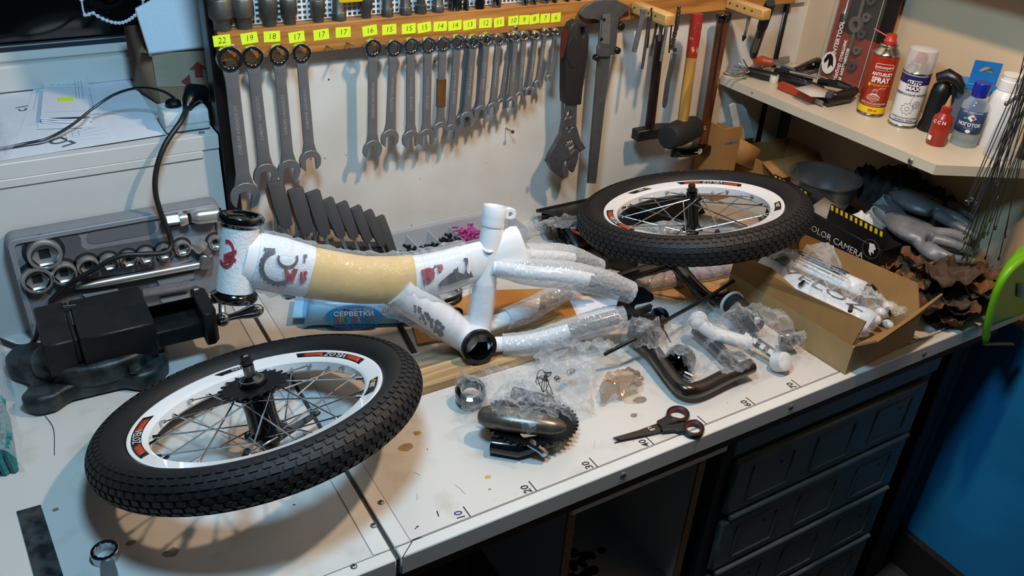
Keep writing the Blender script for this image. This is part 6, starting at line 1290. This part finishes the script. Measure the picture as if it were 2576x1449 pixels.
t,P=tool('screwdriver','screwdriver with orange red handle behind the black pliers','screwdriver',[(1900,155),(1915,152),(1945,158)],[.007,.011,.008],orange_r,[.026,.026,.026]); obj('blade',G().cyl(P[2],S(2000,176,.026),.003,n=8),steel,t,world=True)
t=thing('feeler_gauges','bundle of pale steel rods lying at the back of the shelf','rods',S(1975,150))
for k in range(4): obj('rod',G().cyl(S(1925,152+4*k,.018),S(1985,143+4*k,.018),.0022,n=6),steel,t,world=True)
t,P=tool('ratchet_driver','stubby black handle lying by the wall on the shelf','handle',[(2000,178),(2030,168),(2055,160)],[.008,.012,.0145],blk_g,[.016,.020,.020],14); obj('end_screw',G().sph(S(2046,162,.034),.003,n=8,m_=6),steel,t,world=True)
t,P=tool('long_screwdriver','long thin screwdriver lying across the shelf tools','screwdriver',[(1965,172),(1985,180)],[.006,.005],blk,[.034,.032]); obj('blade',G().cyl(P[1],S(2055,195,.026),.0028,n=8),steel,t,world=True)
t=thing('jar_lid','small white plastic cap on the shelf edge','cap',S(1945,210)); p=S(1945,209); obj('body',G().lathe([(.0085,0),(.0095,.002),(.0092,.015),(.008,.0165),(.0001,.0165)],TR(p.x,p.y,p.z),n=20),mat('cap_cream','cfc6ae',.5),t,world=True); obj('top_ring',G().lathe([(.007,.0166),(.0088,.0166),(.0088,.018),(.007,.018)],TR(p.x,p.y,p.z),n=20,closed=True),mat('cap_cream','cfc6ae'),t,world=True)
A,B=S(1960,212,.010),S(2050,250,.010); mx=fr(A,B-A,(0,0,1)); L=(B-A).length
t=thing('utility_knife','red utility knife lying along the shelf edge','knife',(A.x,A.y,ZH)); obj('handle',G().prism([(0,-.006),(.004,-.009),(L*.97,-.009),(L,-.006),(L,.004),(L*.5,.008),(.006,.008),(0,.004)],-.006,.006,mx),mat('knife_red','a63a1c',.4),t,bevel=.002,world=True); obj('blade',G().bb(L,L+.022,-.007,.0035,-.0008,.0008,mx),steel,t,world=True)
g=G(); Q=[S(2000,222,.026),S(2045,212,.03),S(2105,238,.026),S(2075,245,.02),S(2040,243,.024)]; g.add(Q,[(0,1,2,3,4)]); t=thing('torn_card','torn piece of white card lying on the knife and tools','card',Q[0]); obj('card',g,mat('pale_card2','b9b0a2',.7),t,world=True,solid=.0015)
t,P=tool('clamp','black clamp tool lying before the blister pack','clamp',[(2050,232),(2085,252),(2130,240),(2150,228)],[.010,.013,.014,.009],blk,[.012,.014,.016,.018]); obj('jaw',G().bb(-.012,.012,-.006,.006,-.005,.005,TR(P[1].x,P[1].y,P[1].z+.013,.4)),steel_d,t,world=True); obj('lever',G().tube([S(2060,205,.018),S(2110,212,.026),S(2140,222,.022)],[.007,.009,.006],8),blk,t,world=True)
# marker
A,B=ony(1938,6,.58),S(1887,160,.006); t=thing('black_marker','thick black marker with small white print leaning at the corner','marker',B)
obj('barrel',G().tube([B.lerp(A,f) for f in(0.0,.05,.5,.62)],[.0085,.0095,.0095,.0095],16),blk,t,world=True); obj('cap',G().tube([B.lerp(A,f) for f in(.62,.64,.95,1.)],[.0102,.0108,.0112,.0095],16),blk_r,t,world=True)
obj('label_sticker',G().tube([B.lerp(A,.02),B.lerp(A,.16)],.0097,16,caps=False),mat('marker_label','8d99a5',.5),t,world=True)
for k in range(4):
    d_=(A-B).normalized(); o_=(CP-B.lerp(A,.4)).normalized(); o_=(o_-d_*o_.dot(d_)).normalized(); s_=d_.cross(o_); off=o_*.0094+s_*(.0036-.0024*k)
    obj('print_line',G().tube([B.lerp(A,.26)+off,B.lerp(A,.50)+off],.00035,4),prw,t,world=True)
# ================================================================ under the shelf
shm=mat('box_tan','a5733c',.75,noise=(30,.1))
bx=ony(1797,432,.60); t=thing('tall_carton','tall tan carton with faint blue lettering under the shelf','carton',(1.03,.60,0))
z1=ony(1830,322,.59).z; xL=ony(1812,370,.59).x
obj('front_panel',G().bb(xL,xL+.052,.585,.589,.0005,z1),shm,t,world=True); obj('side_panel',G().bb(xL,xL+.004,.5892,.66,.0005,z1),shm,t,world=True); obj('far_panel',G().bb(xL+.048,xL+.052,.5892,.66,.0005,z1*.9),shm,t,world=True)
obj('open_flap',G().add([(xL+.052,.587,z1*.84),(xL+.11,.575,z1*.66),(xL+.11,.575,z1*.36),(xL+.052,.587,z1*.5)],[(0,1,2,3)]),shm,t,world=True,solid=.003)
text('print','SHIMANO',.0085,mat('print_blue','33619a',.6),t,fr((xL+.026,.5846,z1*.80),(1,0,-.02),(0,0,1)),world=True,bold=.0002)
t=thing('open_carton','low open tan carton behind the steel bowl','carton',(1.12,.52,0)); mo=TR(1.135,.552,0,-.06)
for n_,b_ in(('side_panel',(0,.17,0,.004)),('side_panel',(0,.17,.096,.10)),('end_panel',(0,.004,.0042,.0958)),('end_panel',(.166,.17,.0042,.0958))): obj(n_,G().bb(*b_,.0006,.092,mo),shm,t,world=True)
obj('bottom',G().bb(0,.165,0,.10,.0001,.0005,mo),shm,t,world=True); obj('lid_flap',G().add([mo@V((0,0,.092)),mo@V((.17,0,.092)),mo@V((.16,-.045,.070)),mo@V((.01,-.045,.070))],[(0,1,2,3)]),shm,t,world=True,solid=.003)
pm=mat('pale_plate','c4c2bd',.4,noise=(40,.2))
t=thing('mirror_plate','large pale rounded plate standing in the tall carton','plate',(1.06,.62,.1)); obj('plate',wtr([(1832,264),(1842,258),(1865,262),(1875,272),(1897,345),(1845,352),(1840,300)],.632,.004),pm,t,bevel=.001,world=True)
t=thing('small_plate','small pale plate in front of the larger one in the tall carton','plate',(1.06,.60,.1)); obj('plate',wtr([(1840,306),(1868,322),(1872,350),(1845,345)],.606,.004),pm,t,bevel=.001,world=True)
p=onx(1960,305,XW-.004); t=thing('wall_plate','dark grey plate fixed to the wall under the shelf','plate',p); obj('plate',G().bb(XW-.006,XW-.0005,p.y-.03,p.y+.03,p.z-.04,p.z+.04),mat('dim_plate','55544f',.6),t,bevel=.002,world=True); obj('rim',G().bb(XW-.0075,XW-.006,p.y-.022,p.y+.022,p.z-.03,p.z+.03),mat('dim_plate','55544f'),t,bevel=.001,world=True)
# bowl
cB=onz(2078,442,.118); t=thing('steel_bowl','shiny stainless steel bowl behind the black camera box','bowl',(cB.x,cB.y,.05)); R_=.073
obj('shell',G().lathe([(.0002,.052),(R_*.62,.052),(R_*.80,.060),(R_*.92,.085),(R_*.95,.112),(R_*1.03,.117),(R_*1.03,.119),(R_*.93,.1175),(R_*.90,.09),(R_*.76,.063),(.0002,.056)],TR(cB.x,cB.y,0),n=48),mat('stainless','aaa59e',.3,.85,noise=(25,.3)),t,world=True)
t=thing('bowl_support','low dark box carrying the steel bowl','box',(cB.x,cB.y,0)); obj('body',G().bb(cB.x-.06,cB.x+.06,cB.y-.05,cB.y+.06,.0005,.0515),mat('dark_box','1a1714',.7),t,bevel=.002,world=True); obj('lid',G().bb(cB.x-.061,cB.x+.061,cB.y-.051,cB.y+.061,.0515,.0518),mat('dark_box','1a1714'),t,world=True)
# camera box
xk=1.03; y0c,y1c=.142,.425; zk=ony(0,0,1).z if False else .135
cbm=mat('box_black_print','0a0a0b',.4); t=thing('camera_box','black printed camera carton with yellow hazard dashes behind the parts carton','box',(xk+.05,.28,0))
obj('body',G().bb(xk,xk+.058,y0c,y1c,.0005,zk-.035),cbm,t,bevel=.001,world=True)
obj('upright_flap',G().bb(xk,xk+.003,y0c,.275,zk-.0349,zk),cbm,t,world=True); obj('upright_flap',G().bb(xk,xk+.003,.325,y1c,zk-.0349,zk),cbm,t,world=True)
obj('torn_flap',G().add([(xk+.003,.275,zk-.034),(xk+.003,.325,zk-.034),(xk+.05,.33,zk-.020),(xk+.05,.28,zk-.026)],[(0,1,2,3)]),mat('grey_liner','8d8275',.8),t,world=True,solid=.002)
yl=mat('hazard_yellow','d9b81c',.5)
for a,b_ in((y0c+.004,.273),(.328,y1c-.003)):
    n_=int((b_-a)/.0115)
    for k in range(n_):
        y=b_-k*.0115; obj('hazard_dash',G().add([(xk-.0006,y,zk-.001),(xk-.0006,y-.0058,zk-.001),(xk-.0006,y-.0078,zk-.0105),(xk-.0006,y-.002,zk-.0105)],[(0,1,2,3)]),yl,t,world=True,solid=.0004,smooth=0)
text('print','COLOR CAMERA',.0185,prw,t,fr((xk-.0006,.246,.0700),(0,-1,0),(0,0,1)),world=True,bold=-.0002)
obj('emblem_ring',G().ring(circ(.019,24),circ(.0175,24),0,.0004,fr((xk-.0004,.165,.092),(0,-1,0),(0,0,1))),mat('emblem_grey','4a4a4a',.5),t,world=True); obj('emblem_head',G().prism([(-.006,.010),(.004,.012),(.010,.004),(.006,.0),(.009,-.006),(.002,-.004),(.004,-.013),(-.003,-.006),(-.004,.002)],0,.0004,fr((xk-.0004,.165,.092),(0,-1,0),(0,0,1))),prw,t,world=True)
# clear cups between bowl and gloves
for k,(u,v,r_) in enumerate(((2190,545,.022),(2215,510,.018))):
    p=onz(u,v,.105); t=thing('plastic_cup',['clear plastic cup lid behind the camera box','smaller clear cup behind the camera box'][k],'cup',p); obj('wall',G().shell([(.0004,.001),(r_*.8,.001),(r_,.004),(r_*1.05,.03)],TR(p.x,p.y,p.z-.02,0,.5,.3),n=22),gl_,t,world=True); obj('lip',G().lathe([(r_*1.03,.03),(r_*1.1,.03),(r_*1.1,.032),(r_*1.03,.032)],TR(p.x,p.y,p.z-.02,0,.5,.3),n=22,closed=True),gl_,t,world=True)
p=onz(2165,560,.10)
t=thing('white_rag','white crumpled tissue tucked behind the camera box','tissue',p); obj('rag',drape([(p.x-.03,p.y-.03),(p.x+.03,p.y-.02),(p.x+.04,p.y+.03),(p.x-.02,p.y+.035)],[(p.x,p.y,.105,.03)],.004,.010,41,base=.075),mat('tissue_white','cfcac2',.8),t,world=True,smooth=80)
# ---------------- heap at the corner: dark cloth, gloves, dry leaves
cl_=thing('dark_cloth','dark grey folded cloth heaped at the bench corner','cloth',(1.17,.10,0))
obj('cloth',drape([(1.04,.0),(1.12,-.012),(1.235,.0),(1.285,.03),(1.29,.30),(1.20,.33),(1.137,.20),(1.137,.137),(1.05,.12)],[(1.18,.10,.04,.10),(1.22,.20,.062,.12),(1.24,.27,.07,.08),(1.13,.05,.03,.07)],.005,.012,51,smooth=10),mat('cloth_dark','2a2c2a',.9,noise=(60,.3),bump=(300,.2)),cl_,world=True,smooth=80)
glv=mat('grey_glove_rubber','7b7c7f',.38,noise=(30,.35),bump=(90,.25)); glk=mat('dark_glove','17181b',.5,noise=(40,.3),bump=(120,.3))
def glove(label,palm,fingers,cuff,m):
    P=[onz(u,v,z) for u,v,z in palm]; t=thing('work_glove',label,'glove',P[0]); g=G()
    g.tube(bez(P,4),[palm_r*1.28 for palm_r in ([.020,.024,.028,.031,.033,.034,.033,.030,.026,.022,.02,.02,.02,.02][:len(bez(P,4))])],12,flat=.45,hint=(0,0,1))
    for F_ in fingers:
        Q=bez([onz(u,v,z) for u,v,z in F_[0]],5); n_=len(Q); g.tube(Q,[F_[1]*1.18*(1-.25*i/n_) for i in range(n_-1)]+[F_[1]*.35],10)
    o=obj('shell',g,m,t,world=True); md=o.modifiers.new('r','REMESH'); md.mode='VOXEL'; md.voxel_size=.0032; md.use_smooth_shade=True; s=o.modifiers.new('s','SMOOTH'); s.iterations=6; s.factor=.5
    C_=bez([onz(u,v,z) for u,v,z in cuff],5); obj('cuff',G().tube(C_,[.026,.027,.028,.029,.028,.029,.030,.029,.030,.03,.03,.03][:len(C_)],14,flat=.5,hint=(0,0,1)),mat('knit_cuff','55565a',.9,bump=(400,.5)),t,world=True)
    return t
glove('grey rubber work glove on the heap, fingers toward the hanging spokes',[(2245,545,.10),(2290,575,.105),(2340,600,.105)],[([(2330,585,.11),(2400,590,.115),(2440,612,.105)],.0105),([(2345,600,.11),(2400,615,.11),(2455,640,.10)],.0095),([(2330,615,.105),(2390,648,.10),(2462,660,.095)],.009),([(2300,600,.10),(2340,640,.095),(2380,652,.09)],.010)],[(2250,545,.098),(2232,520,.098)],glv)
glove('darker grey work glove behind, cuff against the wall',[(2250,470,.115),(2300,505,.118),(2355,530,.118)],[([(2350,525,.12),(2400,545,.122),(2445,575,.115)],.0105),([(2355,540,.12),(2410,570,.12),(2470,605,.11)],.0100),([(2340,510,.12),(2400,520,.125),(2440,545,.118)],.0095)],[(2240,468,.112),(2222,455,.112)],mat('grey_glove_rubber2','626366',.4,noise=(30,.35),bump=(90,.25)))
t=thing('shade_bundle','dark lump standing for the shade and a black object under the shelf','cloth',(1.26,.27,.05))
obj('bundle',drape([(1.20,.18),(1.30,.15),(1.305,.40),(1.24,.42),(1.19,.30)],[(1.27,.22,.11,.06),(1.275,.30,.12,.08),(1.26,.36,.10,.06)],.006,.022,77,base=.06,smooth=6),mat('shade_black','0c0c0e',.8,bump=(60,.4)),t,world=True,smooth=80)  # dark lump fills in the shade around a black object
leafm=[mat('leaf_brown_%d'%i,c_,.75,noise=(50,.35),bump=(120,.5)) for i,c_ in enumerate(('5c3a20','6e4626','4a3424','7a4f24'))]
def leaf(label,u,v,z,r_,seed,rz,sq=.8,cup_=.02):
    p=onz(u,v,z); t=thing('crumpled_leather',label,'leather scrap',p)
    def fn(a,b):
        x,y=(a-.5)*2,(b-.5)*2; d=math.hypot(x,y); k=1 if d<1e-6 else min(1,1/max(abs(x),abs(y),1e-6)*max(abs(x),abs(y))); w_=1+.22*vnoise(x*1.7+seed,y*1.7,seed)
        X=x*r_*w_*math.sqrt(1-.4*y*y); Y=y*r_*sq*w_*math.sqrt(1-.4*x*x); Z=cup_*(d*d*.5)+r_*.50*vnoise(x*1.3,y*1.3,seed+2)+r_*.34*abs(vnoise(x*3.1,y*3.1,seed+5))
        c_,s_=math.cos(rz),math.sin(rz); return p+V((X*c_-Y*s_,X*s_+Y*c_,max(Z,-p.z+.0012)))
    obj('crumple',G().grid(fn,16,16),leafm[seed%4],t,world=True,solid=.0012,smooth=24)
for i,a in enumerate((('curled light brown leather scrap beside the camera box',2225,672,.055,.030,1,.3),('broad brown leather scrap on top of the heap',2370,700,.085,.050,2,-.3),('folded tan leather scrap between carton and heap',2290,720,.055,.034,3,.8),('crinkled round leather scrap hanging over the carton flap',2325,775,.040,.034,4,.2),('small leather scrap lowest on the bench edge',2385,812,.012,.026,5,-.2),('brown leather scrap under the dustpan rim',2470,740,.055,.034,6,.5),('dark leather scrap deep in the heap',2430,720,.060,.040,7,1.2),('thin golden leather strip below the glove fingers',2450,690,.080,.026,8,.1),('pale brown leather scrap by the glove thumb',2310,668,.075,.034,9,-.6),('curled leather scrap between the round scrap and the dark cloth',2395,765,.045,.036,10,.7),('narrow leather scrap leaning on the camera box corner',2255,700,.045,.026,11,1.1),('wrinkled leather scrap below the broad one',2415,790,.030,.030,12,-.9),('leather scrap lying at the wall behind the golden strip',2490,705,.062,.030,13,.4))): leaf(*a)
t=thing('ribbed_tool','navy ribbed tool stuck in the leather heap','tool',onz(2325,720,.05)); obj('ribbed_grip',G().tube([onz(2310,735,.05),onz(2325,725,.055),onz(2345,712,.062)],[.011,.0125,.011],12),mat('navy_knit','171a2c',.7,bump=(300,.6)),t,world=True); obj('end_band',G().tube([onz(2345,712,.062),onz(2350,709,.063)],.0118,12),blk,t,world=True)
# ---------------- hanging spokes
rs_=random.Random(12)
for i in range(26):
    ub=2430+rs_.random()*110; vb=450+rs_.random()*220; ub-=max(0,(vb-520))*.12; yy=.045+rs_.random()*.03
    B=ony(ub,vb,yy-.02); A=ony(2585+rs_.random()*70,60+rs_.random()*120,yy-.02)
    A.x=min(A.x,XW-.01); B.x=min(B.x,XW-.02)
    t=thing('hanging_spoke','thin steel spoke in the bundle hanging before the wall shelf','spoke',B,'spokes hanging at the shelf'); obj('wire',G().tube([B,B.lerp(A,.5)+V((.002*rs_.uniform(-1,1),0,0)),A],.0009,5),mat('dull_spoke','6d6f70',.4,.9),t,world=True); obj('head_nut',G().cyl(B-V((0,0,.003)),B+V((0,0,.003)),.0031 if i%3==0 else .0022,n=8),chrome,t,world=True)
hk=thing('spoke_hook','steel hook on the added ledge holding the spokes','hook',(1.19,.05,.58)); obj('bar',G().tube([(1.10,.056,.40),(1.22,.056,.44),(1.208,.06,.50),(1.2145,.06,.55)],.003,8),steel_d,hk,world=True); obj('tip',G().sph((1.10,.056,.40),.004,n=8,m_=6),steel_d,hk,world=True)
# ---------------- green dustpan
gp=mat('lime_plastic','6fae12',.35,noise=(20,.08)); t=thing('dustpan','lime green dustpan hanging off the end of the bench','dustpan',(1.2,-.05,-.05))
edge=[ony(u,v,-.05) for u,v in((2479,858),(2484,820),(2492,785),(2505,742),(2522,705),(2545,675),(2576,652),(2620,640))]
E_=bez(edge,5); bot=E_[0].z
g=G()
n_=len(E_); vs=[]
for i,p in enumerate(E_):
    for k in range(9):
        f=k/8; q_=V((p.x+(1.285-p.x)*f,-.05+.055*math.sin(PI*.5*min(1,f*1.8)),p.z-.004*f)); q_.y=min(q_.y,.0); 
        if q_.y>-.022: q_.y=-.022-.0*f
        vs.append(q_)
g.add(vs,[(i*9+k,(i+1)*9+k,(i+1)*9+k+1,i*9+k+1) for i in range(n_-1) for k in range(8)])
obj('pan',g,gp,t,world=True,solid=.002); obj('rolled_rim',G().tube(E_,[.0045]+[.0065]*(n_-2)+[.005],10),gp,t,world=True)
obj('rubber_lip',G().tube([E_[0]+V((-.003,-.002,-.004)),E_[0]+V((.10,-.002,-.036))],.005,8,flat=.5),mat('lip_grey','1f2624',.7),t,world=True)
L_=[ony(u,v,-.0235) for u,v in((2558,712),(2600,716),(2600,750),(2556,746))]; obj('paper_label',G().add([p+V((0,-.002,0)) for p in L_],[(0,1,2,3)]),mat('label_pale_blue','9fc0cf',.5),t,world=True,solid=.0005)
